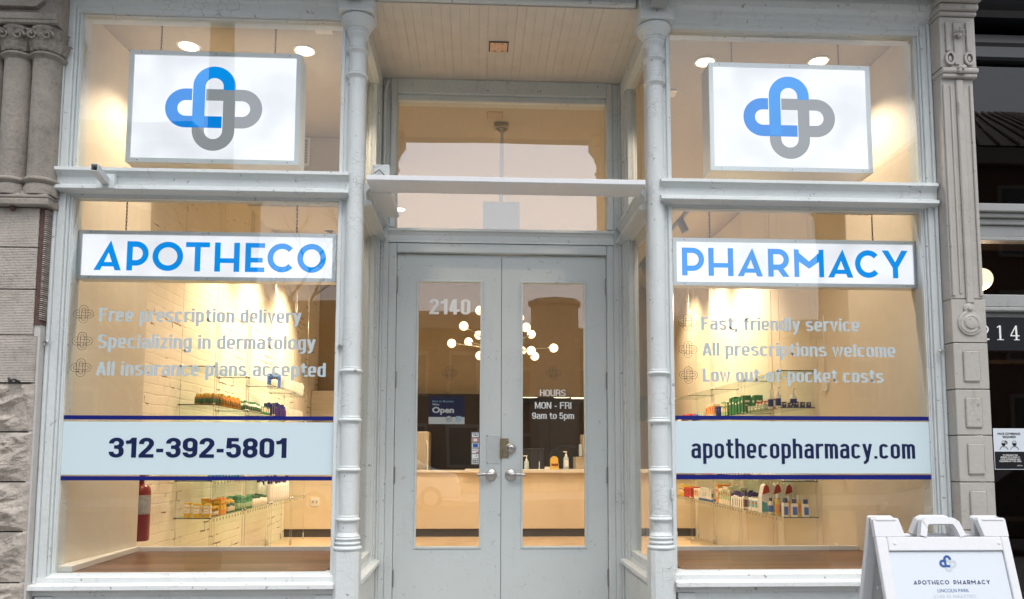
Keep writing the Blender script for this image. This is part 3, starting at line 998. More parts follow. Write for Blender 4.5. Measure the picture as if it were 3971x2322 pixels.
def door(x0, x1, g0, g1, hx, lever):
    d = MB()
    z0, z1, gz0, gz1 = 0.306, 2.838, 0.746, 2.637
    y0, y1 = YR, YR + 0.045
    d.box(x0, g0, y0, y1, z0, z1); d.box(g1, x1, y0, y1, z0, z1)
    d.box(g0, g1, y0, y1, z0, gz0); d.box(g0, g1, y0, y1, gz1, z1)
    d = d.build('entrance_door', 'door', PH)
    b = MB()
    w = 0.014
    for a in ((g0 - w, g0 + 0.002, gz0 - w, gz1 + w), (g1 - 0.002, g1 + w, gz0 - w, gz1 + w)):
        b.box(a[0], a[1], YR - 0.008, YR - 0.0005, a[2], a[3], 0.003)
    b.box(g0 + 0.0025, g1 - 0.0025, YR - 0.0078, YR - 0.0005, gz1 - 0.002, gz1 + w, 0.003)
    b.box(g0 + 0.0025, g1 - 0.0025, YR - 0.0078, YR - 0.0005, gz0 - w, gz0 + 0.002, 0.003)
    b.build('glazing_bead', 'door', d)
    g = MB(); g.box(g0, g1, YR + 0.012, YR + 0.018, gz0, gz1); g.build('door_pane', 'door_glass', d)
    for z in (2.615, 1.926, 1.247, 0.531):
        h = MB()
        h.lathe([(0.0085, -0.055), (0.0085, 0.055)], (hx, YR - 0.008, z), 12)
        h.lathe([(0.004, 0.055), (0.006, 0.058), (0.003, 0.065)], (hx, YR - 0.008, z), 10)
        h.lathe([(0.004, -0.062), (0.006, -0.058), (0.004, -0.055)], (hx, YR - 0.008, z), 10)
        for k in (-0.018, 0.018):
            h.lathe([(0.0092, k - 0.0006), (0.0092, k + 0.0006)], (hx, YR - 0.008, z), 12)
        h.build('hinge', 'hinge', d)
    lx, s = lever
    lv = MB()
    lv.lathe([(0.041, 0.0), (0.041, -0.006), (0.036, -0.011), (0.026, -0.013), (0.016, -0.016)], (lx, YR - 0.0005, 1.249), 28, 'y')
    lv.lathe([(0.013, -0.015), (0.013, -0.052)], (lx, YR, 1.249), 16, 'y')
    pts = [(lx - s * 0.012, YR - 0.048, 1.2500), (lx + s * 0.03, YR - 0.050, 1.2500), (lx + s * 0.07, YR - 0.049, 1.2490), (lx + s * 0.102, YR - 0.045, 1.2480)]
    for i in range(3):
        a, c = pts[i], pts[i + 1]
        xa, xc = sorted((a[0], c[0] + s * 0.0005))
        lv.box(xa, xc, min(a[1], c[1]) - 0.005, max(a[1], c[1]) + 0.006, a[2] - 0.0115 + 0.001 * i, a[2] + 0.0115 - 0.001 * i, 0.0035, 2)
    lv.build('lever_handle', 'steel', d)
    return d
dl = door(-0.5655, 0.1875, -0.4106, 0.0374, -0.5670, (0.120, -1))
dr = door(0.1915, 0.9505, 0.3424, 0.7906, 0.9530, (0.259, 1))
mb = MB(); mb.box(0.176, 0.203, YR + 0.0455, YR + 0.058, 0.31, 2.83); mb.build('astragal', 'blackm', dl)
# push plate and latch guard
mb = MB()
mb.box(0.084, 0.181, YR - 0.004, YR - 0.0005, 1.327, 1.535, 0.0015)
mb.build('push_plate', 'platem', dl)
mb = MB()
for x, z in ((0.092, 1.527), (0.092, 1.335)):
    mb.lathe([(0.004, 0), (0.0036, -0.002), (0.001, -0.003)], (x, YR - 0.0042, z), 10, 'y')
mb.build('plate_screw', 'blackm', dl)
mb = MB()
mb.box(0.1905, 0.243, YR - 0.006, YR - 0.0005, 1.368, 1.508, 0.002)
mb.box(0.181, 0.199, YR - 0.016, YR - 0.0065, 1.368, 1.508, 0.004)
for z in (1.49, 1.386):
    mb.lathe([(0.008, 0), (0.0075, -0.003), (0.003, -0.005)], (0.229, YR - 0.0062, z), 14, 'y')
mb.build('latch_guard', 'brass', dr)
mb = MB()
mb.lathe([(0.037, -0.0005), (0.036, -0.009), (0.029, -0.014), (0.028, -0.020), (0.024, -0.030), (0.012, -0.033)], (0.259, YR - 0.006, 1.438), 28, 'y')
mb.lathe([(0.011, 0), (0.010, -0.003)], (0.259, YR - 0.0395, 1.438), 18, 'y')
mb.mi = 1
mb.box(0.2575, 0.2605, YR - 0.0432, YR - 0.0428, 1.431, 1.445)
mb.lathe([(0.0035, 0), (0.003, -0.0006)], (0.259, YR - 0.0426, 1.443), 10, 'y')
mb.build('deadbolt', ['steel', 'blackm'], dr)
mb = MB(); mb.lathe([(0.012, 0), (0.011, -0.004), (0.004, -0.005)], (0.259, YR - 0.054, 1.249), 16, 'y'); mb.build('key_cylinder', 'steel', dr)

# --- shop windows: frame mesh, pane and vinyl as sub-parts
def window(name, x0, x1, z0, z1, label):
    f = MB()
    for a in ((x0 - 0.006, x0 + 0.006, z0, z1), (x1 - 0.006, x1 + 0.006, z0, z1)):
        f.box(a[0], a[1], 0.005, 0.05, a[2], a[3])
    f.box(x0 + 0.0065, x1 - 0.0065, 0.005, 0.05, z0 - 0.006, z0 + 0.004)
    f.box(x0 + 0.0065, x1 - 0.0065, 0.005, 0.05, z1 - 0.004, z1 + 0.006)
    w = f.build(name, 'paint', PH)
    w['label'] = label
    g = MB(); g.box(x0, x1, 0.016, 0.024, z0, z1); g.build('pane', 'glass', w)
    return w
WLU = window('upper_window', -2.370, -0.818, 3.078, 4.034, 'upper shop window over the transom bar on the left')
WLL = window('display_window', -2.371, -0.819, 0.717, 2.903, 'large display window with a phone number band')
WRU = window('upper_window', 1.192, 2.763, 3.078, 4.050, 'upper shop window over the transom bar on the right')
WRL = window('display_window', 1.188, 2.761, 0.717, 2.903, 'large display window with a web address band')

VY = 0.0145
def vbox(nm, x0, x1, z0, z1, mat, par, label=None):
    o = MB().box(x0, x1, VY, VY + 0.0013, z0, z1).build(nm, mat, par)
    if label: o['label'] = label
    return o
vbox('vinyl_stripe', -2.366, -0.823, 1.591, 1.6145, 'vnavy', WLL)
vbox('vinyl_stripe', -2.366, -0.823, 1.242, 1.2655, 'vnavy', WLL)
b1 = vbox('vinyl_band', -2.366, -0.823, 1.274, 1.579, 'vband', WLL, 'pale blue vinyl band carrying a phone number')
grotesque('312-392-5801', -2.103, -1.089, 1.3725, 0.1145, VY - 0.0012, 'vnavy2', WLL, .175, gap=.07, kx=1.4)
vbox('vinyl_stripe', 1.193, 2.757, 1.605, 1.6295, 'vnavy', WRL)
vbox('vinyl_stripe', 1.193, 2.757, 1.250, 1.2775, 'vnavy', WRL)
vbox('vinyl_band', 1.193, 2.757, 1.286, 1.597, 'vband', WRL, 'pale blue vinyl band carrying a web address')
grotesque('apothecopharmacy.com', 1.293, 2.661, 1.3755, 0.1185, VY - 0.0012, 'vnavy2', WRL, .125, .745, gap=.085, kx=1.3)
for i, (txt, x1, zb) in enumerate((('Free prescription delivery', -1.029, 2.1635), ('Specializing in dermatology', -0.941, 2.0065), ('All insurance plans accepted', -0.877, 1.8470))):
    grotesque(txt, -2.194, x1, zb, 0.0815, VY, 'vsilver', WLL)
    logo_outline(WLL, -2.284, (2.206, 2.047, 1.891)[i], 0.057, VY, 'vdark')
for i, (txt, x0, x1, zb) in enumerate((('Fast, friendly service', 1.367, 2.346, 2.148), ('All prescriptions welcome', 1.373, 2.566, 1.992), ('Low out-of-pocket costs', 1.370, 2.484, 1.834))):
    grotesque(txt, x0, x1, zb, 0.080, VY, 'vsilver', WRL)
    logo_outline(WRL, 1.283, (2.194, 2.029, 1.874)[i], 0.055, VY, 'vdark')
DY = YR + 0.0105
grotesque('2140', -0.333, -0.036, 2.402, 0.113, DY, 'vwhite', dl, .155, gap=.07, kx=1.45)
logo_outline(dl, -0.183, 1.977, 0.054, DY, 'vdark')
logo_outline(dr, 0.567, 1.981, 0.054, DY, 'vdark')
grotesque('HOURS', 0.468, 0.655, 1.8135, 0.048, DY, 'vwhite', dr, .135, kx=1.35)
grotesque('MON - FRI', 0.432, 0.696, 1.723, 0.048, DY, 'vwhite', dr, .135, kx=1.35)
grotesque('9am to 5pm', 0.412, 0.715, 1.6495, 0.046, DY, 'vwhite', dr, .135, kx=1.35)

# --- eye bolts on the frames
for x, z, lab in ((-2.447, 2.03, 'jamb'), (-0.792, 2.028, 'm'), (1.132, 2.038, 'm'), (2.806, 2.022, 'j')):
    y = -0.052 if lab in 'jamb' and abs(x) > 2 else -0.002
    mb = MB()
    mb.lathe([(0.010, 0), (0.010, -0.006), (0.005, -0.008), (0.005, -0.016)], (x, y, z), 12, 'y')
    mb.tube([(x + 0.010 * math.cos(a), y - 0.018, z - 0.006 + 0.012 * math.sin(a)) for a in [i * math.pi / 6 for i in range(13)]], 0.0028, 6)
    mb.build('eye_bolt', 'steel', PH)
mb = MB(); mb.box(1.160, 1.178, -0.018, -0.002, 1.135, 1.20, 0.002); mb.box(1.164, 1.174, -0.021, -0.0185, 1.145, 1.19, 0.001); mb.build('door_contact', 'paint', PH)

# --- interior shell
IW = MB()
IW.poly([(-2.405, 0.03), (-2.335, 1.0), (-2.62, 1.0), (-2.62, 0.03)], 0.30, 4.12, 'z')
IW.build('wing_wall', 'wall', PH)
IW = MB()
IW.poly([(-2.285, 0.03), (-2.312, 1.0), (-2.332, 0.998), (-2.400, 0.035)], 0.724, 0.755, 'z')
IW.box(-2.31, -0.86, 0.985, 1.005, 0.60, 0.752, 0.003)
IW.box(1.24, 2.74, 0.925, 0.945, 0.60, 0.752, 0.003)
IW.build('display_trim', 'trimw', PH)
IW = MB()
IW.poly([(2.775, 0.03), (2.745, 0.95), (3.10, 0.95), (3.10, 0.03)], 0.30, 4.12, 'z')
IW.build('wing_wall', 'wall', PH)
IW = MB(); IW.box(-2.62, -2.50, 1.003, 10.2, 0.30, 4.12); IW.build('brick_wall', 'brick', PH)
IW = MB()
IW.box(2.98, 3.10, 0.953, 10.2, 0.30, 4.12)
for i in range(9):
    IW.box(2.9765, 2.9798, 1.0 + i * 1.02, 1.0 + i * 1.02 + 1.012, 0.42, 4.10, 0.001)
IW.build('panel_wall', 'panel', PH)
IW = MB(); IW.box(-2.5, 2.98, 9.6, 9.7, 0.30, 4.12); IW.build('rear_wall', 'wall', PH)
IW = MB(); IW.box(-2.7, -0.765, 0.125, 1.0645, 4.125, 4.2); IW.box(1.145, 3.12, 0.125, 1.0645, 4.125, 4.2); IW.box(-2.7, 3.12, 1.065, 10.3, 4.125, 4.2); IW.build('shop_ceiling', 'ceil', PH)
IW = MB()
IW.box(-2.62, 3.10, 1.10, 10.2, 0.24, 0.30)
IW.build('shop_floor', 'floor', PH)
for a, b, y in ((-2.36, -0.86, 0.984), (1.24, 2.76, 0.924)):
    IW = MB(); IW.box(a, b, 0.026, y, 0.66, 0.722); IW.build('display_platform', 'plank', PH)
    IW = MB(); IW.box(a, b, 0.10, y, 0.0, 0.655); IW.build('platform_front', 'trimw', PH)
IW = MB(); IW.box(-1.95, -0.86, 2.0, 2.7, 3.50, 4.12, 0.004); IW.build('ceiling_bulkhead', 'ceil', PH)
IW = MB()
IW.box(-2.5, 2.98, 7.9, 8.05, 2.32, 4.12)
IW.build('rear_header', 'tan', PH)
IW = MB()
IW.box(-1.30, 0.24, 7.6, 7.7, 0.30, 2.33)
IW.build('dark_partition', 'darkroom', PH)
IW = MB()
IW.box(0.245, 2.95, 9.3, 9.55, 0.30, 2.6)
for i in range(5):
    IW.box(0.26 + i * 0.54, 0.78 + i * 0.54, 9.27, 9.299, 0.35, 2.28, 0.004)
IW.build('rear_cabinet', 'browncab', PH)
# facade returns so no light leaks round the edges
IW = MB()
IW.box(-0.70, 1.08, 1.0655, 1.12, 4.03, 4.122)
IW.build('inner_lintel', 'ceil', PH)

# ================================================================== fixtures on the facade
t = thing('cross_bar', 'white metal channel bar spanning the entrance between the two columns', 'bar', (0.18, 0.0, 3.0))
mb = MB()
mb.poly([(-0.10, 0.006), (-0.10, 0.031), (-0.094, 0.035), (-0.06, 0.035), (-0.055, 0.030), (0.11, 0.028), (0.115, 0.0), (-0.092, 0.0)], -0.824, 0.832, 'x')
mb.build('channel', 'whitem', t)
mb = MB()
mb.box(-0.822, -0.70, 0.118, 0.60, -0.008, 0.014, 0.003)
mb.build('side_arm', 'whitem', t)
mb = MB(); mb.box(-0.81, -0.71, 0.065, 0.115, 0.032, 0.16, 0.004); mb.build('junction_box', 'paint', t)
mb = MB(); mb.tube([(-0.80, 0.055, 0.10), (-0.77, 0.05, 0.12), (-0.74, 0.055, 0.09), (-0.72, 0.06, 0.06)], 0.003, 6); mb.tube([(-0.815, 0.05, 0.03), (-0.80, 0.045, 0.05), (-0.785, 0.052, 0.04)], 0.004, 6); mb.build('wire', 'blackm', t)

t = thing('bracket_stub', 'cut square metal tube on a plate at the left transom bar', 'bracket', (-2.145, -0.086, 2.968))
mb = MB(); mb.box(-0.05, 0.05, -0.008, 0.034, -0.042, 0.044, 0.002); mb.build('plate', 'paint', t)
mb = MB()
q = Vector((0.05, -0.24, -0.006))
for (a0, a1, c0, c1) in ((-0.02, 0.02, -0.02, -0.017), (-0.02, 0.02, 0.017, 0.02), (-0.02, -0.017, -0.017, 0.017), (0.017, 0.02, -0.017, 0.017)):
    vs = []
    for y in (0, 1):
        for (x, z) in ((a0, c0), (a1, c0), (a1, c1), (a0, c1)):
            vs.append((x + q.x * y, -0.0082 + q.y * y, z + q.z * y))
    mb._faces(vs, [(0, 1, 2, 3), (7, 6, 5, 4), (0, 4, 5, 1), (1, 5, 6, 2), (2, 6, 7, 3), (3, 7, 4, 0)])
mb.box(0.025, 0.043, -0.20, -0.14, -0.017, -0.012)
mb.build('tube', 'paint', t)

t = thing('recess_light_cover', 'copper coloured rectangular cover plate set in the recess ceiling', 'light cover', (0.146, 0.45, ZC - 0.009))
mb = MB()
mb.box(-0.066, 0.066, -0.066, 0.066, -0.004, -0.0005, 0.001)
mb.build('frame', 'blackm', t)
mb = MB(); mb.box(-0.058, 0.058, -0.058, 0.058, -0.007, -0.0045, 0.002); mb.build('plate', 'copper', t)
mb = MB()
for x in (-0.025, 0.025):
    for y in (-0.045, 0.045):
        mb.lathe([(0.005, 0), (0.004, -0.002)], (x, y, -0.0072), 8)
mb.build('screw', 'blackm', t)

mb = MB()
mb.tube([(-0.645, 0.90, 4.10), (-0.662, 0.90, 4.03), (-0.664, 0.905, 3.98), (-0.664, 0.91, 3.3), (-0.664, 0.91, 3.06)], 0.010, 10)
for z in (3.98, 3.6, 3.2):
    mb.lathe([(0.0135, z - 0.02), (0.0135, z + 0.02)], (-0.664, 0.908, 0), 10)
o = mb.build('conduit', 'paint'); tag(o, 'thin painted conduit running down the left back corner of the recess', 'conduit', kind='thing')

# ================================================================== LEFT NEIGHBOUR: grey stone building
SB = thing('stone_building', 'grey stone building with paired engaged columns at the left edge', 'building')
def rough_face(x0, x1, z0, z1, yb, depth, seed, nx, nz):
    """rock-faced block: a subdivided front pushed out by layered noise"""
    rnd = random.Random(seed)
    from mathutils import noise
    off = Vector((rnd.uniform(0, 50), rnd.uniform(0, 50), rnd.uniform(0, 50)))
    mb = MB()
    V = []
    for j in range(nz + 1):
        row = []
        for i in range(nx + 1):
            u, v = i / nx, j / nz
            x, z = x0 + (x1 - x0) * u, z0 + (z1 - z0) * v
            e = min(1.0, min(v, 1 - v) * 7.0, (1 - u) * 9.0 + 0.12)
            p = Vector((x * 7, z * 9, 0)) + off
            d = noise.fractal(p, 0.8, 2.2, 6) * 0.65 + abs(noise.noise(p * 0.45)) * 0.9 - abs(noise.noise(p * 1.7 + Vector((9, 3, 1)))) * 0.7 + noise.noise(p * 4.0) * 0.2
            y = yb - depth * e * max(0.0, 0.35 + d)
            row.append(mb.bm.verts.new((x, y, z)))
        V.append(row)
    for j in range(nz):
        for i in range(nx):
            mb.bm.faces.new((V[j][i], V[j][i + 1], V[j + 1][i + 1], V[j + 1][i]))
    back = [mb.bm.verts.new(p) for p in ((x0, 0.2, z0), (x1, 0.2, z0), (x1, 0.2, z1), (x0, 0.2, z1))]
    mb.bm.faces.new([V[0][i] for i in range(nx + 1)][::-1] + [back[0], back[1]])
    mb.bm.faces.new([V[nz][i] for i in range(nx + 1)] + [back[2], back[3]])
    mb.bm.faces.new([V[j][nx] for j in range(nz + 1)][::-1] + [back[2], back[1]][::-1][::-1])
    mb.bm.faces.new([V[j][0] for j in range(nz + 1)] + [back[3], back[0]])
    return mb
JZ = [2.800, 2.567, 2.323, 2.062, 1.790, 1.515, 1.237, 0.963, 0.685, 0.40, 0.10]
XR = -2.500
for i in range(4):
    z1, z0 = JZ[i], JZ[i + 1]
    mb = MB()
    mb.box(-4.2, XR if i < 3 else -2.478, -0.106, 0.2, z0 + 0.003, z1 - 0.003, 0.002)
    mb.build('stone_block', 'stone_tool' if i < 4 else 'stone_rock', SB)
for i in range(4, 10):
    z1, z0 = JZ[i], JZ[i + 1]
    mb = rough_face(-3.6, -2.474, z0 + 0.004, z1 - 0.004, -0.096, 0.052, 20 + i, 100, 34)
    mb.build('stone_block', 'stone_rock', SB)
# broken corner: rough brown mortar with a toothed edge
rnd = random.Random(4)
L, Rr = [], []
zz = 2.795
while zz > 2.12:
    L.append((-2.499 + rnd.uniform(-0.003, 0.006), zz))
    Rr.append((-2.458 - (2.795 - zz) * 0.006 + rnd.uniform(-0.002, 0.002), zz))
    zz -= 0.012
mb = MB()
mb.poly(L + Rr[::-1], -0.103, 0.06)
zz = 2.78
while zz > 2.15:
    mb.mi = 1
    mb.box(-2.467 - (2.795 - zz) * 0.004, -2.4535 - (2.795 - zz) * 0.004, -0.108, 0.05, zz - 0.0025, zz + 0.0025)
    zz -= 0.0118
mb.build('broken_edge', ['mortar', 'stone_tool'], SB)
mb = MB()
mb.box(-2.4985, -2.4645, -0.095, 0.2, 0.0, 2.80)
mb.build('painted_return', 'retpaint', SB)
mb = MB(); mb.box(-4.2, -2.50, -0.05, 0.19, 0.0, 2.80); mb.build('joint_backing', 'mortar', SB)
# plinth and engaged columns
mb = MB()
mb.box(-4.2, -2.432, -0.150, 0.2, 2.803, 2.842, 0.006)
mb.box(-4.2, -2.440, -0.142, 0.2, 2.8425, 2.872, 0.01)
mb.build('ledge', 'stone', SB)
mb = MB(); mb.box(-4.2, -2.415, -0.03, 0.2, 2.84, 5.2); mb.build('wall', 'stone', SB)
def engaged(cx):
    c = MB()
    c.lathe([(0.079, 2.985), (0.079, 3.69)], (cx, -0.060, 0), 28)
    c = c.build('engaged_column', 'stone', SB)
    mb = MB()
    mb.poly([(cx - 0.079, -0.128), (cx + 0.079, -0.128), (cx + 0.079, 0.0), (cx - 0.079, 0.0)], 2.873, 2.89, 'z')
    mb.lathe([(0.092, 2.873), (0.094, 2.915), (0.088, 2.935)], (cx, -0.055, 0), 24)
    mb.lathe([(0.080, 2.936)] + tor(0.080, 2.958, 0.020)[0:] + [(0.081, 2.985), (0.0795, 2.99)], (cx, -0.060, 0), 28)
    mb.build('base', 'stone', c)
    mb = MB()
    mb.lathe([(0.079, 3.678), (0.083, 3.682)] + tor(0.082, 3.703, 0.018) + [(0.078, 3.725)], (cx, -0.060, 0), 28)
    mb.build('necking', 'stone', c)
    # bell with two rows of carved leaves and corner curls
    mb = MB()
    mb.lathe([(0.082, 3.722), (0.083, 3.77), (0.090, 3.82), (0.100, 3.868)], (cx, -0.060, 0), 28)
    for row, (z0, h, n, ph) in enumerate(((3.722, 0.085, 9, 0), (3.762, 0.105, 9, 0.5))):
        for k in range(n):
            a = R(180 + 180 * (k + ph) / (n - 1))
            if a > R(365): continue
            ca, sa = math.cos(a), math.sin(a)
            vs = []
            m = 7
            for i in range(m + 1):
                t = i / m
                wdt = 0.033 * math.sin(math.pi * min(1, 0.12 + t * 0.9)) ** 0.8 * (1 + 0.18 * (i % 2))
                rad = 0.088 + 0.012 * t + 0.030 * t ** 3
                z = z0 + h * (t if t < 0.82 else 0.82 - (t - 0.82) * 0.9)
                for s, dr in ((-1, -0.004), (0, 0.010), (1, -0.004)):
                    x, y = rad + dr, s * wdt
                    vs.append((cx + x * ca - y * sa, -0.060 + x * sa + y * ca, z))
            qs = []
            for i in range(m):
                for s in (0, 1):
                    qs.append((i * 3 + s, i * 3 + s + 1, i * 3 + s + 4, i * 3 + s + 3))
            mb._faces(vs, qs)
    for s in (-1, 1):
        pts = []
        for i in range(16):
            a = i * 0.62
            r_ = 0.030 * (1 - i / 20)
            pts.append((cx + s * (0.045 + r_ * math.cos(a)), -0.165 - 0.001 * i, 3.80 + r_ * math.sin(a)))
        mb.tube(pts, 0.0075, 6, 0.004)
    mb.build('carved_capital', 'stone', c)
for cx in (-2.522, -2.684, -2.846, -3.008):
    engaged(cx)
mb = MB()
prof_x(mb, [(0.1, 3.872), (-0.150, 3.872), (-0.160, 3.880), (-0.162, 3.895), (-0.168, 3.90), (-0.172, 3.928), (-0.150, 3.945), (-0.13, 3.952), (-0.12, 3.96), (-0.12, 5.2), (0.1, 5.2)], -4.2, -2.432)
mb.build('entablature', 'stone', SB)
mb = MB()
mb.poly([(-4.0, 3.985), (-2.56, 3.985), (-2.525, 4.02), (-2.525, 4.6), (-4.0, 4.6)], -0.150, -0.121)
mb.build('raised_panel', 'stone', SB)
mb = MB(); mb.box(-2.655, -2.632, -0.128, -0.107, 2.778, 2.806, 0.003); mb.lathe([(0.007, 0), (0.006, -0.004)], (-2.643, -0.1285, 2.792), 10, 'y'); mb.build('iron_anchor', 'mortar', SB)
mb = MB()
mb.tube([(-2.61, -0.108, 1.80), (-2.60, -0.135, 1.812), (-2.585, -0.14, 1.800), (-2.57, -0.135, 1.806), (-2.555, -0.108, 1.794)], 0.007, 6)
mb.tube([(-2.60, -0.13, 1.81), (-2.59, -0.15, 1.79), (-2.565, -0.12, 1.79)], 0.006, 6)
mb.build('iron_hook', 'blackm', SB)

# ================================================================== RIGHT NEIGHBOUR
NB = thing('neighbour_storefront', 'taupe painted storefront with a carved pilaster and dark glass on the right', 'building')
def Lf(x): return x
PX0, PX1, PY = 2.841, 3.046, -0.128
P_ = MB()
P_.box(PX0 - 0.001, PX1 - 0.001, PY, 0.16, 2.33, 3.70, 0.004)
P_.poly([(PX0 - 0.001, 2.329), (PX0 + 0.006, 2.36), (PX0 + 0.006, 2.329)], PY, 0.1)
pil = P_.build('pilaster', 'npaint', NB)
mb = MB()
zs = [2.328, 2.064, 1.786, 1.514, 1.240, 0.962, 0.684, 0.406, 0.0]
for a, b in zip(zs[1:], zs[:-1]):
    mb = MB()
    mb.box(PX0 - 0.002, PX1 + 0.004, PY - 0.003, 0.16, a + 0.0025, b - 0.0025, 0.003)
    mb.build('pilaster_block', 'npaint', pil)
for a, b in zip(zs[2:], zs[1:-1]):
    mb = MB()
    mb.box(2.893, 2.993, PY - 0.0125, PY - 0.0035, a + 0.045, b - 0.048, 0.006)
    mb.build('raised_panel', 'npaint', pil)
# fluted shaft: ribs and a central spike
mb = MB()
mb.box(2.848, 2.868, PY - 0.010, PY - 0.001, 2.345, 3.66, 0.004)
mb.box(3.016, 3.038, PY - 0.010, PY - 0.001, 2.345, 3.66, 0.004)
mb.box(2.895, 2.910, PY - 0.006, PY - 0.001, 2.36, 3.655, 0.003)
mb.box(2.930, 2.978, PY - 0.014, PY - 0.001, 2.30, 3.69, 0.007)
mb.lathe([(0.001, 3.56), (0.013, 3.53), (0.006, 3.51), (0.011, 3.49), (0.001, 3.45)], (2.942, PY - 0.012, 0), 10)
mb.build('fluting', 'npaint', pil)
def spiral(cx, cz, r0, turns, y, th, r_min=0.010, n=64, s=1, a0=0.0):
    mb = MB()
    pts = []
    for i in range(n + 1):
        t = i / n
        a = a0 + s * turns * 2 * math.pi * t
        r = r0 - (r0 - r_min) * t
        pts.append((cx + r * math.cos(a), y - 0.010 * t, cz + r * math.sin(a)))
    mb.tube(pts, th, 8, th * 0.75)
    mb.lathe([(r0 + th * 0.9, 0.002), (r0 + th * 0.7, -0.006), (r0 * 0.55, -0.010), (r0 * 0.5, -0.016), (r_min * 1.6, -0.018)], (cx, y, cz), 32, 'y')
    return mb
spiral(2.946, 2.182, 0.066, 2.2, PY - 0.006, 0.0105, a0=1.9).build('scroll', 'npaint', pil)
spiral(2.943, 2.270, 0.026, 1.3, PY - 0.006, 0.008, 0.006, 30, -1, 4.0).build('scroll', 'npaint', pil)
# carved capital
mb = MB()
mb.box(2.836, 3.062, PY - 0.018, 0.15, 3.762, 4.085, 0.004)
mb.box(2.870, 2.900, PY - 0.030, PY - 0.0185, 3.86, 4.05, 0.004)
mb.box(2.998, 3.030, PY - 0.030, PY - 0.0185, 3.86, 4.05, 0.004)
mb.box(2.920, 2.978, PY - 0.026, PY - 0.0185, 3.775, 4.05, 0.005)
mb.box(2.835, 3.066, PY - 0.036, 0.12, 3.722, 3.758, 0.012, 3)
mb.box(2.840, 3.060, PY - 0.026, 0.12, 3.697, 3.7215, 0.008, 2)
mb.box(2.830, 3.070, PY - 0.032, 0.12, 4.088, 4.115, 0.008, 2)
mb.box(2.825, 3.075, PY - 0.050, 0.12, 4.117, 4.16, 0.012, 2)
mb.box(2.818, 3.082, PY - 0.075, 0.12, 4.162, 4.4, 0.012, 2)
mb.build('capital', 'npaint', pil)
for cx in (2.890, 3.010):
    mb = MB()
    ov = [(cx + 0.026 * math.cos(a), 3.815 + 0.036 * math.sin(a)) for a in [i * math.pi / 12 for i in range(24)]]
    mb.ribbon(ov, 0.014, PY - 0.036, PY - 0.018, True)
    ov = [(cx + 0.009 * math.cos(a), 3.815 + 0.017 * math.sin(a)) for a in [i * math.pi / 10 for i in range(20)]]
    mb.poly(ov, PY - 0.030, PY - 0.018)
    mb.build('volute', 'npaint', pil)
mb = MB()
for k in range(4):
    a = R(45 + 90 * k)
    mb.sphere((2.955 + 0.015 * math.cos(a), PY - 0.040, 3.742 + 0.015 * math.sin(a)), 0.018, 12, 1, 0.6, 1)
mb.sphere((2.955, PY - 0.05, 3.742), 0.010, 10)
mb.build('rosette', 'npaint', pil)
mb = MB()
for k in range(5):
    a = R(-20 + 55 * k)
    mb.tube([(2.948, PY - 0.022, 3.965), (2.948 + 0.022 * math.cos(a), PY - 0.048, 3.97 + 0.024 * math.sin(a)), (2.948 + 0.040 * math.cos(a), PY - 0.040, 3.97 + 0.040 * math.sin(a))], 0.010, 7, 0.004)
mb.sphere((2.948, PY - 0.040, 3.955), 0.016, 10)
mb.build('carved_leaf', 'npaint', pil)
# cornice, frames, dark glazing
mb = MB()
prof_x(mb, [(0.3, 4.24), (0.10, 4.24), (0.07, 4.27), (0.02, 4.29), (0.0, 4.33), (-0.05, 4.36), (-0.08, 4.45), (0.3, 4.5)], 3.05, 6.0)
prof_x(mb, [(0.3, 3.965), (0.135, 3.965), (0.125, 3.985), (0.135, 4.06), (0.12, 4.08), (0.135, 4.14), (0.3, 4.239)], 3.05, 6.0)
mb.build('cornice', 'black', NB)
mb = MB()
mb.box(3.05, 6.0, 0.10, 0.20, 2.945, 2.998, 0.006)
mb.box(3.05, 6.0, 0.125, 0.20, 2.915, 2.943, 0.004)
mb.box(3.05, 6.0, 0.15, 0.22, 2.875, 2.913, 0.004)
mb.box(3.05, 6.0, 0.17, 0.24, 2.80, 2.873, 0.004)
mb.box(3.05, 6.0, 0.155, 0.24, 2.772, 2.798, 0.003)
mb.build('transom_bar', 'ndark', NB)
mb = MB()
mb.box(3.05, 6.0, 0.12, 0.22, 2.33, 2.412, 0.006)
mb.box(3.05, 6.0, 0.105, 0.22, 2.302, 2.328, 0.006)
mb.box(3.05, 6.0, 0.15, 0.24, 2.268, 2.300, 0.004)
mb.build('door_head', 'ndark', NB)
mb = MB(); mb.box(3.05, 6.0, 0.15, 0.22, 0.0, 0.28); mb.build('kick_panel', 'ndark', NB)
for z0, z1 in ((2.998, 3.968), (2.412, 2.773), (0.28, 2.05)):
    mb = MB(); mb.box(3.05, 6.0, 0.176, 0.184, z0, z1); mb.build('dark_pane', 'dark_glass', NB)
mb = MB()
mb.box(3.05, 6.0, 3.4, 3.5, -0.1, 4.4); mb.box(3.05, 6.0, 0.3, 3.39, -0.1, 0.0); mb.box(3.105, 3.14, 0.953, 3.39, 0.0, 4.3); mb.box(6.0, 6.1, 0.2, 3.5, -0.1, 4.4)
mb.box(3.05, 6.0, 0.2, 3.39, 4.25, 4.3)
mb.box(3.104, 6.0, 0.25, 1.2, 2.99, 3.02)
mb.build('dark_interior', 'nbrown', NB)
mb = MB()
for x in (3.33, 3.55, 3.9, 4.4):
    mb.box(x, x + 0.03, 1.2, 1.23, 0.3, 2.9)
for z in (0.9, 1.5, 2.1, 2.6):
    mb.box(3.2, 4.6, 1.205, 1.225, z, z + 0.03)
mb.build('back_lattice', 'browncab', NB)
nsg = MB()
nsg.box(3.05, 4.2, 0.130, 0.168, 2.055, 2.266, 0.003)
nsg = nsg.build('street_number_sign', 'black')
tag(nsg, 'black fascia with white serif street number digits over the neighbouring door', 'number sign', kind='thing')
mb = MB()
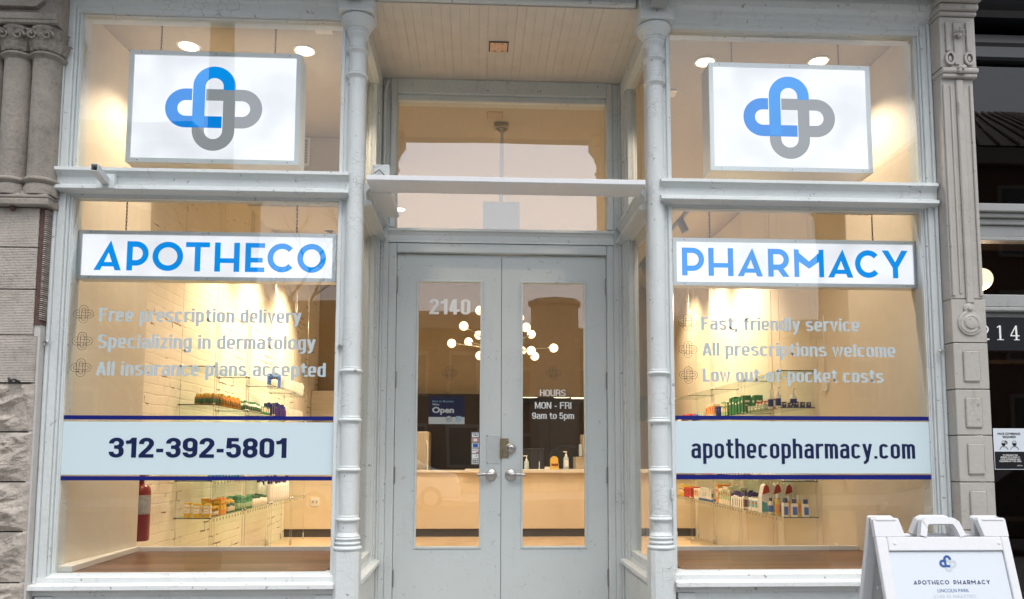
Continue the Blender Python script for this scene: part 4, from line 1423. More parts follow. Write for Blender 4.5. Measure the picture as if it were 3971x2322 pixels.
def serif(d, x, z, h, y=0.1275):
    s = h * 0.09
    if d == '2':
        mb.ribbon([(x + .08 * h, z + .78 * h)] + arc(x + .30 * h, z + .72 * h, .20 * h, .22 * h, 170, -35, 14) + [(x + .06 * h, z + .05 * h)], s, y, y + .002)
        mb.box(x + .04 * h, x + .56 * h, y - .0004, y + .002, z, z + .09 * h)
    elif d == '1':
        mb.box(x + .22 * h, x + .34 * h, y, y + .002, z, z + .97 * h)
        mb.box(x + .06 * h, x + .5 * h, y - .0004, y + .002, z, z + .05 * h)
        mb.ribbon([(x + .08 * h, z + .84 * h), (x + .28 * h, z + .95 * h)], s * .7, y - .0008, y + .002)
    elif d == '4':
        mb.box(x + .38 * h, x + .50 * h, y, y + .002, z, z + .97 * h)
        mb.ribbon([(x + .42 * h, z + .95 * h), (x + .05 * h, z + .31 * h)], s * .7, y - .0004, y + .002)
        mb.box(x + .02 * h, x + .64 * h, y - .0008, y + .002, z + .26 * h, z + .33 * h)
        mb.box(x + .26 * h, x + .62 * h, y - .0012, y + .002, z, z + .05 * h)
for d, x in (('2', 3.186), ('1', 3.285), ('4', 3.375)):
    mb = MB()
    serif(d, x, 2.121, 0.096)
    mb.build('digit', 'vwhite', nsg)

po = MB(); po.box(3.261, 3.466, 0.172, 0.1735, 1.308, 1.566)
po = po.build('notice_poster', 'board')
tag(po, 'face coverings required notice taped inside the neighbouring glass door', 'poster', kind='thing')
po.location.y = -0.002
mb = MB(); mb.box(3.264, 3.463, 0.1710, 0.1718, 1.312, 1.420); mb.build('black_panel', 'black', po)
lettering('FACE COVERINGS', 3.290, 3.437, 1.525, 0.014, 0.1712, 'black', po, 0.03)
lettering('REQUIRED', 3.322, 3.407, 1.505, 0.014, 0.1712, 'black', po, 0.03)
for i, (txt, a, b) in enumerate((('TO PREVENT THE', 3.315, 3.412), ('SPREAD OF COVID-19', 3.300, 3.425), ('FACE COVERINGS ARE', 3.300, 3.427), ('REQUIRED IN THIS AREA', 3.292, 3.434))):
    lettering(txt, a, b, 1.393 - i * 0.0125, 0.009, 0.1704, 'vwhite', po, 0.02)
lettering('LOCAL', 3.405, 3.44, 1.330, 0.006, 0.1704, 'vwhite', po, 0.01)
for cx, tail in ((3.325, True), (3.395, False)):
    mb = MB()
    y = 0.1712
    mb.ribbon([(cx + 0.0125 * math.cos(a), 1.472 + 0.016 * math.sin(a)) for a in [i * math.pi / 10 for i in range(20)]], 0.0025, y, y + 0.0006, True)
    mb.ribbon([(cx - 0.011, 1.474), (cx + 0.011, 1.474)], 0.0025, y - 0.0003, y + 0.0006)
    mb.poly([(cx - 0.012, 1.471), (cx + 0.012, 1.471), (cx + 0.008, 1.457), (cx - 0.008, 1.457)], y - 0.0006, y + 0.0006)
    mb.ribbon([(cx - 0.027, 1.432)] + arc(cx, 1.434, 0.024, 0.018, 170, 10, 10) + [(cx + 0.027, 1.432)], 0.0025, y - 0.0009, y + 0.0006)
    if tail:
        mb.ribbon([(cx + 0.010, 1.488), (cx + 0.022, 1.480), (cx + 0.020, 1.466)], 0.005, y - 0.0012, y + 0.0006)
    mb.build('pictogram', 'black', po)

t = thing('globe_lamp', 'warm glowing round lamp behind the transom glass beside the pilaster', 'lamp', (3.535, 0.62, 2.625))
mb = MB(); mb.sphere((0, 0, 0), 0.078, 24); mb.build('globe', 'lamp', t)
GLOBE_LAMP = t
mb = MB(); mb.lathe([(0.02, 0.078), (0.02, 0.10), (0.006, 0.11), (0.006, 0.37)], (0, 0, 0), 12); mb.build('stem', 'blackm', t)

# ================================================================== ILLUMINATED SIGNS hung inside the glass
def lightbox(name, label, x0, x1, z0, z1, yf, depth, rim, frame_mat='alu'):
    t = thing(name, label, 'sign', ((x0 + x1) / 2, yf, z0), 'backlit signs hung in the shop windows')
    w, h = (x1 - x0) / 2, z1 - z0
    mb = MB()
    mb.box(-w, w, 0.012, depth, 0, h, 0.003)
    for a in ((-w, -w + rim, 0, h), (w - rim, w, 0, h)):
        mb.poly([(a[0], a[2] + (0 if a[0] < -w + 1e-6 else rim)), (a[1], a[2] + (rim if a[0] < -w + 1e-6 else 0)), (a[1], a[3] - (rim if a[0] < -w + 1e-6 else 0)), (a[0], a[3] - (0 if a[0] < -w + 1e-6 else rim))], 0.0, 0.0115)
    mb.poly([(-w, 0), (w, 0), (w - rim, rim), (-w + rim, rim)], 0.0, 0.0115)
    mb.poly([(-w, h), (-w + rim, h - rim), (w - rim, h - rim), (w, h)], 0.0, 0.0115)
    mb.build('case', frame_mat, t)
    mb = MB()
    for fx in (-w + 0.07, 0.0, w - 0.07):
        mb.lathe([(0.0045, 0), (0.004, -0.0015)], (fx, -0.0004, rim * 0.5), 8, 'y')
        mb.lathe([(0.0045, 0), (0.004, -0.0015)], (fx, -0.0004, h - rim * 0.5), 8, 'y')
    mb.build('frame_screw', 'hinge', t)
    mb = MB(); mb.box(-w + rim + 0.001, w - rim - 0.001, 0.006, 0.0114, rim + 0.001, h - rim - 0.001); mb.build('lit_face', 'sign_white', t)
    return t
def chain(parent, x0, z0, x1, z1, y, link=0.022):
    n = max(2, int(math.hypot(x1 - x0, z1 - z0) / link))
    mb = MB()
    for i in range(n):
        a, b = i / n, (i + 1) / n
        p = Vector((x0 + (x1 - x0) * a, y, z0 + (z1 - z0) * a)); q = Vector((x0 + (x1 - x0) * b, y, z0 + (z1 - z0) * b))
        d = (q - p); m = (p + q) / 2
        s = Vector((0.0035, 0, 0)) if i % 2 else Vector((0, 0.0035, 0))
        if abs(d.x) > abs(d.z): s = Vector((0, 0, 0.0035)) if i % 2 else Vector((0, 0.0035, 0))
        mb.tube([p - d * .15 + s, q + d * .15 + s], 0.0017, 5)
        mb.tube([p - d * .15 - s, q + d * .15 - s], 0.0017, 5)
    return mb.build('chain', 'chain', parent)

t = lightbox('emblem_sign', 'square white backlit sign with blue and grey loop emblem in the left window', -2.128, -1.088, 3.158, 3.867, 0.10, 0.16, 0.028, 'whitem')
logo(t, 0.000 - 0.004, 3.507 - 3.158, 0.292, 0.0050, 0.001, ('sign_blue', 'sign_blue2', 'sign_grey'))
chain(t, 0.0, 0.0, 0.0, 0.0, 0.5) if False else None
for x in (-0.355, 0.345):
    chain(t, x, 0.7092, x + 0.002, 0.955, 0.05)
chain(t, -0.355, 0.94, 0.345, 0.935, 0.052)
t = lightbox('emblem_sign', 'square white backlit sign with blue and grey loop emblem in the right window', 1.472, 2.518, 3.178, 3.886, 0.10, 0.16, 0.027)
logo(t, -0.008, 3.533 - 3.178, 0.295, 0.0050, 0.001, ('sign_blue', 'sign_blue2', 'sign_grey'))
for x in (-0.358, 0.345):
    chain(t, x, 0.7082, x + 0.002, 0.935, 0.05)
chain(t, -0.358, 0.925, 0.345, 0.92, 0.052)
t = lightbox('name_sign', 'long white backlit sign reading APOTHECO in blue capitals', -2.372, -0.845, 2.430, 2.727, 0.085, 0.085, 0.022)
ox, oz = (-2.372 - 0.845) / 2, 2.430
U0, U1 = 655., 2272.
XX = lambda u: -2.277 + (u - U0) / (U1 - U0) * (2.277 - 0.906) - ox
mb = MB()
geo_word(mb, [(c, XX(a), XX(b)) for c, a, b in (('A', 655, 842), ('P', 880, 1030), ('O', 1058, 1270), ('T', 1288, 1454), ('H', 1490, 1664), ('E', 1704, 1840), ('C', 1860, 2052), ('O', 2070, 2272))], 2.486 - oz, 0.178, 0.0335, 0.0045, 0.001)
mb.build('lettering', 'sign_blue', t)
for x in (-0.505, 0.515):
    chain(t, x, 0.2972, x, 0.52, 0.04)
chain(t, -0.505, 0.50, 0.515, 0.49, 0.042)
t = lightbox('name_sign', 'long white backlit sign reading PHARMACY in blue capitals', 1.220, 2.768, 2.438, 2.737, 0.085, 0.085, 0.022)
ox, oz = (1.220 + 2.768) / 2, 2.438
XX = lambda u: 1.274 + (u - 248.) / (1757. - 248.) * (2.712 - 1.274) - ox
mb = MB()
geo_word(mb, [(c, XX(a), XX(b)) for c, a, b in (('P', 250, 396), ('H', 424, 588), ('A', 616, 782), ('R', 819, 958), ('M', 993, 1190), ('A', 1217, 1385), ('C', 1400, 1566), ('Y', 1583, 1757))], 2.500 - oz, 0.176, 0.0335, 0.0045, 0.001)
mb.build('lettering', 'sign_blue', t)
for x in (-0.53, 0.515):
    chain(t, x, 0.2992, x, 0.50, 0.04)
chain(t, -0.53, 0.49, 0.515, 0.48, 0.042)

# ================================================================== SMALL SIGNS on the doors
t = thing('open_sign', 'navy and white sign reading We are Open hung by a suction cup', 'open sign', (-0.202, 1.03, 1.611))
t['label'] = "navy and white sign reading We're Open hung inside the left door"
mb = MB(); mb.box(-0.129, 0.129, 0.0, 0.0015, 0.051, 0.200); mb.build('navy_panel', 'vnavy2', t)
mb = MB(); mb.box(-0.129, 0.129, 0.0, 0.0015, 0.0, 0.0505); mb.build('white_panel', 'vwhite', t)
lettering("We're", -0.103, -0.054, 0.134, 0.0135, -0.0006, 'vwhite', t, 0.03, ref='W')
lettering('Open', -0.104, 0.053, 0.079, 0.044, -0.0006, 'vwhite', t, 0.04, ref='O')
lettering('Back to Business', -0.106, 0.050, 0.157, 0.014, -0.0006, 'board_blue', t, 0.0, shear=0.4, ref='B')
mb = MB(); mb.box(0.066, 0.105, -0.001, -0.0002, 0.020, 0.058); mb.build('blue_square', 'board_blue', t)
lettering('AM', 0.073, 0.103, 0.040, 0.014, -0.0016, 'vwhite', t, 0.02)
lettering('EX', 0.073, 0.103, 0.022, 0.014, -0.0016, 'vwhite', t, 0.02)
mb = MB(); mb.lathe([(0.0225, -0.0004), (0.0225, -0.0012)], (0.016, 0, 0.038), 28, 'y'); mb.mi = 1
mb.ribbon([(0.016 + 0.021 * math.cos(a), 0.038 + 0.021 * math.sin(a)) for a in [i * math.pi / 14 for i in range(28)]], 0.0025, -0.002, -0.0014, True)
mb.build('round_badge', ['vwhite', 'vnavy2'], t)
lettering('SHOP', 0.004, 0.028, 0.039, 0.007, -0.002, 'vnavy2', t, 0.03)
lettering('SMALL', 0.003, 0.029, 0.029, 0.007, -0.002, 'vnavy2', t, 0.03)
mb = MB(); mb.lathe([(0.023, -0.004), (0.021, -0.001), (0.012, 0.004), (0.006, 0.006), (0.006, 0.012)], (0.006, -0.006, 0.212), 24, 'y'); mb.build('suction_cup', 'shelf_glass', t)

cs = MB(); cs.box(-0.026, 0.0365, YR + 0.009, YR + 0.0105, 1.318, 1.557)
cs = cs.build('payment_sticker_strip', 'base_dark')
tag(cs, 'strip of six payment card stickers at the edge of the left door glass', 'stickers', kind='thing')
Yc = YR + 0.0080
cols = ['vwhite', 'vwhite', 'vwhite', 'vwhite', 'vwhite', 'vwhite']
M['cred'] = plain('card_red', (0.55, 0.03, 0.03), 0.4)
M['cblue'] = plain('card_blue', (0.03, 0.12, 0.40), 0.4)
for i, (z0, z1) in enumerate(((1.517, 1.550), (1.480, 1.512), (1.441, 1.474), (1.402, 1.436), (1.364, 1.397), (1.326, 1.360))):
    mb = MB(); mb.box(-0.019, 0.030, Yc, Yc + 0.0008, z0, z1)
    if i == 0:
        mb.mi = 1; mb.box(-0.016, 0.028, Yc - 0.0006, Yc - 0.0001, z1 - 0.007, z1 - 0.003)
    if i == 1:
        mb.mi = 2; mb.box(-0.016, 0.028, Yc - 0.0006, Yc - 0.0001, z0 + 0.003, z1 - 0.003)
        mb.mi = 0
        for x in (0.000, 0.012): mb.lathe([(0.010, -0.0008), (0.010, -0.0012)], (x, Yc - x * 0.01, (z0 + z1) / 2), 16, 'y')
    if i == 2:
        mb.mi = 1; mb.box(-0.012, 0.024, Yc - 0.0006, Yc - 0.0001, z0 + 0.003, z1 - 0.003)
    if i == 3:
        mb.mi = 2; mb.poly([(0.004, z0 + 0.003), (0.028, z0 + 0.003), (0.028, z0 + 0.013)], Yc - 0.0006, Yc - 0.0001)
    if i == 4:
        mb.mi = 1; mb.ribbon(arc(0.008, (z0 + z1) / 2 + 0.004, 0.008, 0.008, 80, -80, 10), 0.003, Yc - 0.0006, Yc - 0.0001)
    if i == 5:
        mb.mi = 3
        for x in (-0.014, 0.000, 0.014): mb.box(x, x + 0.012, Yc - 0.0006, Yc - 0.0001, z0 + 0.005, z1 - 0.005)
    mb.build('card_sticker', ['vwhite', 'cblue', 'cred', 'base_dark'], cs)
lettering('VISA', -0.010, 0.024, 1.526, 0.011, Yc - 0.0008, 'vnavy2', cs, 0.03)
lettering('DISCOVER', -0.016, 0.027, 1.421, 0.006, Yc - 0.0008, 'vdark', cs, 0.03)
lettering('JCB', -0.013, 0.025, 1.338, 0.011, Yc - 0.0012, 'vwhite', cs, 0.03)

# ================================================================== SANDWICH BOARD
AF = thing('sandwich_board', 'white plastic A-frame sandwich board standing on the pavement by the right window', 'sandwich board', (2.185, -0.96, 1.104))
SL_ = R(15)
def aframe_panel(front):
    s = -1 if front else 1
    w = 0.319
    T = 0.028
    mb = MB()
    y0, y1 = (0.0, T)
    L = 1.135
    # outline parts below the notch line
    zn = -0.088
    mb.box(-w, -w + 0.052, y0, y1, -L, zn, 0.005, 2)
    mb.box(w - 0.040, w, y0, y1, -L, zn, 0.005, 2)
    mb.box(-w + 0.0525, w - 0.0405, y0, y1, -0.152, zn, 0.004, 2)
    mb.box(-w + 0.0525, w - 0.0405, y0, y1, -L, -1.02, 0.004, 2)
    mb.box(-w + 0.0525, w - 0.0405, y0 + 0.016, y1, -1.019, -0.153)
    def horn(a0, a1, b0, b1):
        n = 5
        pts = [(b0, zn + 0.0005), (b1, zn + 0.0005)]
        r = 0.012
        pts += [(a1, -r)] + arc(a1 - r, -r, r, r, 0, 90, n)[1:] + arc(a0 + r, -r, r, r, 90, 180, n)
        mb.poly(pts, y0, y1)
    horn(-w, -w + 0.124, -w, -w + 0.141)
    horn(w - 0.134, w, w - 0.116, w)
    # carrying handle
    hp = [(-0.092, zn + 0.002), (-0.076, -0.030)] + arc(-0.050, -0.036, 0.026, 0.022, 165, 90, 5) + arc(0.052, -0.036, 0.026, 0.022, 90, 15, 5) + [(0.080, -0.030), (0.098, zn + 0.002)]
    mb.ribbon(hp, 0.030, y0 - 0.004, y1 + 0.004)
    # rim and bosses
    for x in (-w + 0.085, w - 0.055):
        mb.lathe([(0.008, 0), (0.007, -0.003), (0.003, -0.004)], (x, y0, -0.118), 12, 'y')
    mb.box(-w + 0.01, -w + 0.11, y0 - 0.004, y1 + 0.002, -0.014, -0.001, 0.004, 2)
    mb.box(w - 0.115, w - 0.01, y0 - 0.004, y1 + 0.002, -0.014, -0.001, 0.004, 2)
    if not front:
        for x in (-0.2, 0.0, 0.2):
            mb.box(x - 0.006, x + 0.006, y0 - 0.012, y0 - 0.0005, -1.0, -0.16)
        for z in (-0.35, -0.6, -0.85):
            mb.box(-0.25, 0.25, y0 - 0.0125, y0 - 0.0006, z - 0.006, z + 0.006)
    o = mb.build('front_panel' if front else 'back_panel', 'plastic', AF)
    o.rotation_euler = (-SL_ if front else SL_, 0, 0)
    o.location = (0, -T - 0.001 if front else 0.001, 0)
    return o
fp = aframe_panel(True)
bp_ = aframe_panel(False)
mb = MB(); mb.box(-0.264, 0.276, 0.0105, 0.0155, -1.018, -0.1545); mb.build('printed_insert', 'board', fp)
mb = MB(); mb.box(-0.264, 0.276, 0.0098, 0.0104, -1.018, -0.384); mb.build('blue_band', 'board_blue', fp)
FY = 0.0096
logo(fp, 0.006, -0.2095, 0.0405, FY, 0.0004, ('ink_blue', 'ink_blue', 'ink_grey'))
mb = MB()
word = 'APOTHECO PHARMACY'
wd = {'A': .95, 'P': .70, 'O': 1.0, 'T': .8, 'H': .85, 'E': .62, 'C': .9, 'R': .72, 'M': 1.05, 'Y': .85, ' ': .55}
tot = sum(wd[c] for c in word) + .28 * (len(word) - 1)
k = 0.362 / tot
x = 0.006 - 0.181
for c in word:
    if c != ' ': geo_letter(mb, c, x, -0.3035, wd[c] * k, 0.0185, 0.0033, FY, 0.0004)
    x += (wd[c] + .28) * k
mb.build('lettering', 'ink', fp)
lettering('LINCOLN PARK', -0.068, 0.080, -0.3385, 0.0150, FY, 'ink_blue', fp, -0.004)
lettering('2140 N HALSTED', -0.092, 0.108, -0.3625, 0.0135, FY, 'ink_grey', fp, 0.02, spacing=1.2, ref='1')
for x in (-0.305, 0.30):
    mb = MB()
    mb.lathe([(0.012, -0.012), (0.012, 0.012)], (x, 0.002, -0.012), 14, 'x')
    mb.build('hinge', 'steel', AF)
mb = MB(); mb.tube([(-0.28, -0.17, -0.60), (-0.28, 0.17, -0.60)], 0.005, 6); mb.build('spreader', 'plastic', AF)

# ================================================================== INTERIOR LAMPS
def lamp_light(parent, kind, energy, col, loc, size=0.13, target=None, spot=60, blend=0.6):
    ld = bpy.data.lights.new('lamp_light', kind)
    ld.energy = energy * LK
    ld.color = col
    if kind == 'AREA':
        ld.shape = 'DISK'; ld.size = size
    elif kind == 'SPOT':
        ld.spot_size = R(spot); ld.spot_blend = blend; ld.shadow_soft_size = size
    else:
        ld.shadow_soft_size = size
    lo = bpy.data.objects.new('lamp_light', ld)
    COL.objects.link(lo)
    lo.parent = parent
    lo.location = loc
    if target is not None:
        lo.rotation_euler = (Vector(target) - Vector(loc)).to_track_quat('-Z', 'Y').to_euler()
    return lo
WARM = (1.0, 0.775, 0.575)
LK = 0.66            # every lamp of the shop is dimmed together
def downlight(x, y, label, e=30, z=4.125):
    t = thing('downlight', label, 'ceiling light', (x, y, z), 'recessed downlights in the shop ceiling')
    mb = MB(); mb.lathe([(0.078, -0.0005), (0.078, -0.004), (0.066, -0.008), (0.062, -0.003)], (0, 0, 0), 28); mb.build('trim_ring', 'trimw', t)
    mb = MB(); mb.lathe([(0.061, -0.0035), (0.058, -0.0075)], (0, 0, 0), 28); mb.build('lens', 'lamp', t)
    lamp_light(t, 'SPOT', e * 3.4, WARM, (0, 0, -0.02), 0.05, (0, 0, -2), 112, 0.55)
downlight(-1.935, 0.52, 'round lit downlight above the left emblem sign, near the brick wall side')
downlight(-1.170, 0.54, 'round lit downlight above the left emblem sign, near the entrance side')
downlight(1.588, 0.55, 'round lit downlight above the right emblem sign, near the entrance side')
downlight(2.372, 0.50, 'round lit downlight above the right emblem sign, far from the entrance')
downlight(-0.86, 3.98, 'small round lit downlight seen low at the left of the transom glass')
downlight(1.85, 3.98, 'round downlight in the middle of the shop towards the panelled wall', 60)  # this and the next two are added, out of view, to light the shop
downlight(0.2, 4.7, 'round downlight over the front of the service counter', 95)
downlight(-1.3, 4.9, 'round downlight over the counter beside the brick wall', 60)

def track(x, y0, y1, heads, aim_x, label, e):
    t = thing('track_light', label, 'track light', (x, y0, 4.0))
    mb = MB(); mb.box(-0.018, 0.018, 0, y1 - y0, 0.0, 0.035, 0.002)
    for yy in (0.15, y1 - y0 - 0.15): mb.box(-0.008, 0.008, yy, yy + 0.016, 0.0355, 0.122)
    mb.build('track', 'track', t)
    for hy, ay, az, k in heads:
        d = (Vector((aim_x, ay, az)) - Vector((x, hy, 3.93))).normalized()
        mb = MB()
        p = Vector((0, hy - y0, -0.075))
        mb.tube([(0, hy - y0, 0.0), (0, hy - y0, -0.06)], 0.010, 8)
        mb.tube([p - d * 0.07, p + d * 0.085], 0.042, 16)
        mb.build('lamp_head', 'track', t)
        lamp_light(t, 'SPOT', e * k, (1.0, 0.73, 0.46), tuple(p + d * 0.10), 0.04, tuple(Vector((aim_x, ay, az)) - Vector((x, y0, 4.0))), 92, 1.0)
track(-1.61, 3.0, 6.4, ((3.25, 2.5, 1.3, 1.0), (4.0, 4.1, 2.0, 1.0), (5.5, 5.5, 2.1, 1.0)), -2.5, 'dark track with angled lamp heads near the brick wall', 380)
track(2.28, 2.9, 6.4, ((3.75, 3.6, 2.3, 1.2), (4.7, 4.7, 2.2, 1.2), (5.7, 5.9, 2.2, 0.8)), 2.98, 'dark track with angled lamp heads near the panelled wall', 270)

# chandelier
t = thing('globe_chandelier', 'chandelier of glowing globes on thin arms seen through both door panes', 'chandelier', (0.30, 4.4, 2.60))
HUB = Vector((0, 0, 0))
mb = MB(); mb.sphere((0, 0, 0), 0.04, 16); mb.tube([(0, 0, 0.03), (0, 0, 1.51)], 0.008, 8); mb.lathe([(0.06, 1.50), (0.06, 1.523)], (0, 0, 0), 20); mb.build('hub', 'brass', t)
GL = [(-0.575, 0.05, 0.08), (-0.43, -0.35, 0.22), (-0.38, 0.3, 0.135), (-0.26, 0.45, 0.24), (-0.25, -0.5, 0.37), (-0.245, -0.05, -0.075), (0.225, 0.15, 0.41), (0.265, -0.42, 0.20), (0.375, 0.30, 0.235), (0.27, 0.45, 0.055), (0.62, 0.05, 0.035), (0.33, -0.30, -0.045), (0.415, 0.28, -0.035)]
for i, g in enumerate(GL):
    mb = MB(); mb.tube([(0, 0, 0), g], 0.0055, 6); d = Vector(g).normalized(); mb.tube([Vector(g) - d * 0.07, Vector(g) - d * 0.035], 0.014, 8); mb.build('arm', 'brass', t)
    mb = MB(); mb.sphere(g, 0.051, 18); mb.build('globe', 'globe', t)
lamp_light(t, 'POINT', 22, WARM, (0, 0, -0.12), 0.25)

# pendants behind the counter
for i, (x, lab) in enumerate(((0.92, 'black dome pendant lamp behind the right door pane, left one'), (1.47, 'black dome pendant lamp behind the right door pane, right one'))):
    t = thing('pendant_lamp', lab, 'pendant lamp', (x, 8.55, 2.36), 'pendant lamps behind the counter')
    mb = MB(); mb.lathe([(0.145, 0.0), (0.14, 0.05), (0.115, 0.11), (0.07, 0.165), (0.035, 0.19), (0.032, 0.25), (0.015, 0.27)], (0, 0, 0), 24); mb.build('shade', 'blackm', t)
    mb = MB(); mb.lathe([(0.138, -0.012), (0.138, -0.002)], (0, 0, 0), 24); mb.build('diffuser', 'tube', t)
    mb = MB(); mb.tube([(0, 0, 0.27), (0, 0, 1.74)], 0.008, 8); mb.build('cord', 'blackm', t)
    mb = MB(); mb.lathe([(0.10, 1.74), (0.10, 1.762)], (0, 0, 0), 24); mb.build('canopy', 'whitem', t)
for x, y, lab in ((2.28, 9.05, 'upper glowing tube fitting at the back right of the shop'), (2.05, 8.7, 'lower longer glowing tube fitting at the back right of the shop')):
    t = thing('tube_light', lab, 'ceiling light', (x, y, 2.44 if y > 9 else 2.36))
    mb = MB(); mb.box(-0.42, 0.5, -0.05, 0.05, 0.02, 0.05, 0.004); mb.build('housing', 'whitem', t)
    mb = MB(); mb.lathe([(0.022, -0.40), (0.022, 0.48)], (0, 0, 0.0), 12, 'x'); mb.build('tube', 'tube', t)
    mb = MB(); mb.tube([(-0.3, 0, 0.05), (-0.3, 0, 4.12 - t.location.z)], 0.004, 6); mb.tube([(0.4, 0, 0.05), (0.4, 0, 4.12 - t.location.z)], 0.004, 6); mb.build('hanger', 'whitem', t)

# hanging white box on a ceiling pole
t = thing('hanging_box', 'white box hung from the ceiling on a grey pole behind the transom', 'hanging box', (0.205, 1.62, 3.19))
mb = MB(); mb.box(-0.15, 0.15, 0.0, 0.10, 0.0, 0.262, 0.004); mb.box(-0.148, 0.148, -0.002, -0.0005, 0.0, 0.172); mb.build('box', 'whitem', t)
mb = MB(); mb.tube([(0.0, 0.05, 0.262), (0.006, 0.05, 0.90)], 0.016, 12); mb.build('pole', 'alu', t)
mb = MB(); mb.box(-0.06, 0.06, 0.0, 0.10, 0.90, 0.934, 0.003); mb.tube([(0.006, 0.05, 0.86), (-0.05, 0.05, 0.91)], 0.01, 6); mb.tube([(0.006, 0.05, 0.86), (0.055, 0.05, 0.91)], 0.01, 6); mb.build('ceiling_mount', 'brass', t)

for x, y, lab in ((-0.99, 0.25, 'small square white ceiling plate above the left emblem sign'), (1.45, 1.02, 'small square white ceiling plate by the right column')):
    mb = MB(); mb.box(-0.055, 0.055, -0.055, 0.055, -0.012, -0.0005, 0.002)
    o = mb.build('ceiling_plate', 'trimw', None, (x, y, 4.124)); tag(o, lab, 'ceiling plate', 'square ceiling plates', 'thing')
t = thing('vent_grille', 'narrow white vent grille with dark slots right of the left emblem sign', 'vent', (-1.478, 1.999, 3.985))
mb = MB(); mb.box(-0.048, 0.048, -0.012, -0.0005, -0.125, 0.125, 0.002); mb.build('frame', 'trimw', t)
mb = MB()
for i in range(16): mb.box(-0.026, 0.026, -0.0135, -0.0122, -0.105 + i * 0.0135, -0.105 + i * 0.0135 + 0.008)
mb.build('slot', 'base_dark', t)

# fire extinguisher on the brick wall
M['grey_label'] = plain('grey_label', (0.35, 0.34, 0.32), 0.5, var=0.25, scale=60)
t = thing('fire_extinguisher', 'red fire extinguisher with black hose mounted behind the left display window', 'fire extinguisher', (-2.385, 1.16, 0.775))
mb = MB(); mb.lathe([(0.060, 0.0), (0.066, 0.012), (0.066, 0.345), (0.060, 0.375), (0.040, 0.395), (0.020, 0.402), (0.018, 0.425)], (0, 0, 0), 28); mb.build('cylinder', 'red', t)
mb = MB()
vs = []
for i in range(9):
    a = R(-88 + i * 11)
    vs += [(0.0672 * math.cos(a), 0.0672 * math.sin(a), z) for z in (0.19, 0.325)]
mb._faces(vs, [(2 * i, 2 * i + 2, 2 * i + 3, 2 * i + 1) for i in range(8)])
mb.build('instruction_label', 'grey_label', t)
mb = MB()
mb.tube([(0.01, -0.02, 0.44), (-0.02, -0.062, 0.42), (-0.022, -0.078, 0.34), (-0.030, -0.078, 0.2), (-0.034, -0.078, 0.10)], 0.013, 10)
mb.lathe([(0.014, 0.02), (0.018, 0.10)], (-0.036, -0.08, 0.0), 12)
mb.build('hose', 'blackm', t)
mb = MB(); mb.box(-0.045, -0.018, -0.093, -0.062, 0.118, 0.150, 0.003); mb.build('hose_clip', 'vwhite', t)
mb = MB(); mb.lathe([(0.018, 0.4255), (0.022, 0.43), (0.022, 0.455), (0.010, 0.46)], (0, 0, 0), 14)
mb.box(-0.012, 0.012, -0.075, 0.02, 0.4605, 0.472, 0.003); mb.box(-0.012, 0.012, -0.082, 0.02, 0.478, 0.49, 0.003)
mb.tube([(0.035 + 0.022 * math.cos(a), -0.02, 0.455 + 0.022 * math.sin(a)) for a in [i * math.pi / 8 for i in range(17)]], 0.002, 5)
mb.build('valve_handle', 'red', t)
mb = MB(); mb.box(-0.115, -0.066, -0.02, 0.02, 0.25, 0.40, 0.003); mb.build('wall_bracket', 'blackm', t)

def outlet(x, y, z, lab, axis):
    t = thing('wall_outlet', lab, 'outlet', (x, y, z))
    mb = MB()
    if axis == 'y': mb.box(-0.055, 0.055, -0.008, -0.0005, -0.055, 0.055, 0.003)
    else: mb.box(-0.008, -0.0005, -0.038, 0.038, -0.055, 0.055, 0.003)
    mb.build('plate', 'trimw', t)
    mb = MB()
    for k in (-0.024, 0.024):
        if axis == 'y': mb.box(k - 0.014, k + 0.014, -0.0095, -0.0082, -0.018, 0.018)
        else: mb.box(-0.0095, -0.0082, -0.016, 0.016, k - 0.014, k + 0.014)
    mb.build('socket', 'beigecab', t)
outlet(-2.10, 5.8995, 0.76, 'white double outlet on the counter front near the brick wall', 'y')
outlet(2.9755, 1.75, 0.62, 'white wall outlet low on the panelled wall behind the right window', 'x')
t = thing('wall_sensor', 'small white box on the panelled wall in the right window', 'sensor', (2.9755, 1.85, 1.98))
mb = MB(); mb.box(-0.03, -0.0005, -0.03, 0.03, -0.05, 0.05, 0.006); mb.build('case', 'trimw', t)
mb = MB(); mb.tube([(-0.01, 0, 0.05), (-0.01, 0, 0.6)], 0.004, 6); mb.build('cable', 'trimw', t)

# ================================================================== SERVICE COUNTER
t = thing('service_counter', 'long beige service counter with dark baseboard across the shop', 'counter', (0.24, 5.9, 0.30))
mb = MB(); mb.box(-2.74, 2.74, 0.0, 0.6, 0.105, 0.845)
for i in range(6): mb.box(-2.73 + i * 0.912, -2.73 + i * 0.912 + 0.908, -0.004, -0.0005, 0.11, 0.84, 0.001)
mb.build('front_panel', 'counter', t)
mb = MB(); mb.box(-2.74, -0.37, -0.03, 0.65, 0.846, 0.87, 0.003); mb.box(-0.369, 2.74, -0.06, 0.65, 0.846, 0.888, 0.003); mb.build('countertop', 'ctop', t)
mb = MB(); mb.box(-2.74, 2.74, 0.02, 0.6, 0.0, 0.104); mb.build('baseboard', 'base_dark', t)
CT = 1.188
def bottle_prof(r, h, neck, nr):
    return [(r * 0.9, 0.0), (r, 0.006), (r, h * 0.72), (r * 0.85, h * 0.82), (nr, h * 0.9), (nr, h)]
t = thing('pump_bottle', 'clear pump soap bottle standing on the counter behind the right door', 'bottle', (0.70, 5.95, CT))
mb = MB(); mb.lathe([(0.03, 0), (0.032, 0.005), (0.032, 0.10), (0.022, 0.115), (0.014, 0.12)], (0, 0, 0), 18); mb.build('body', 'vsilver', t)
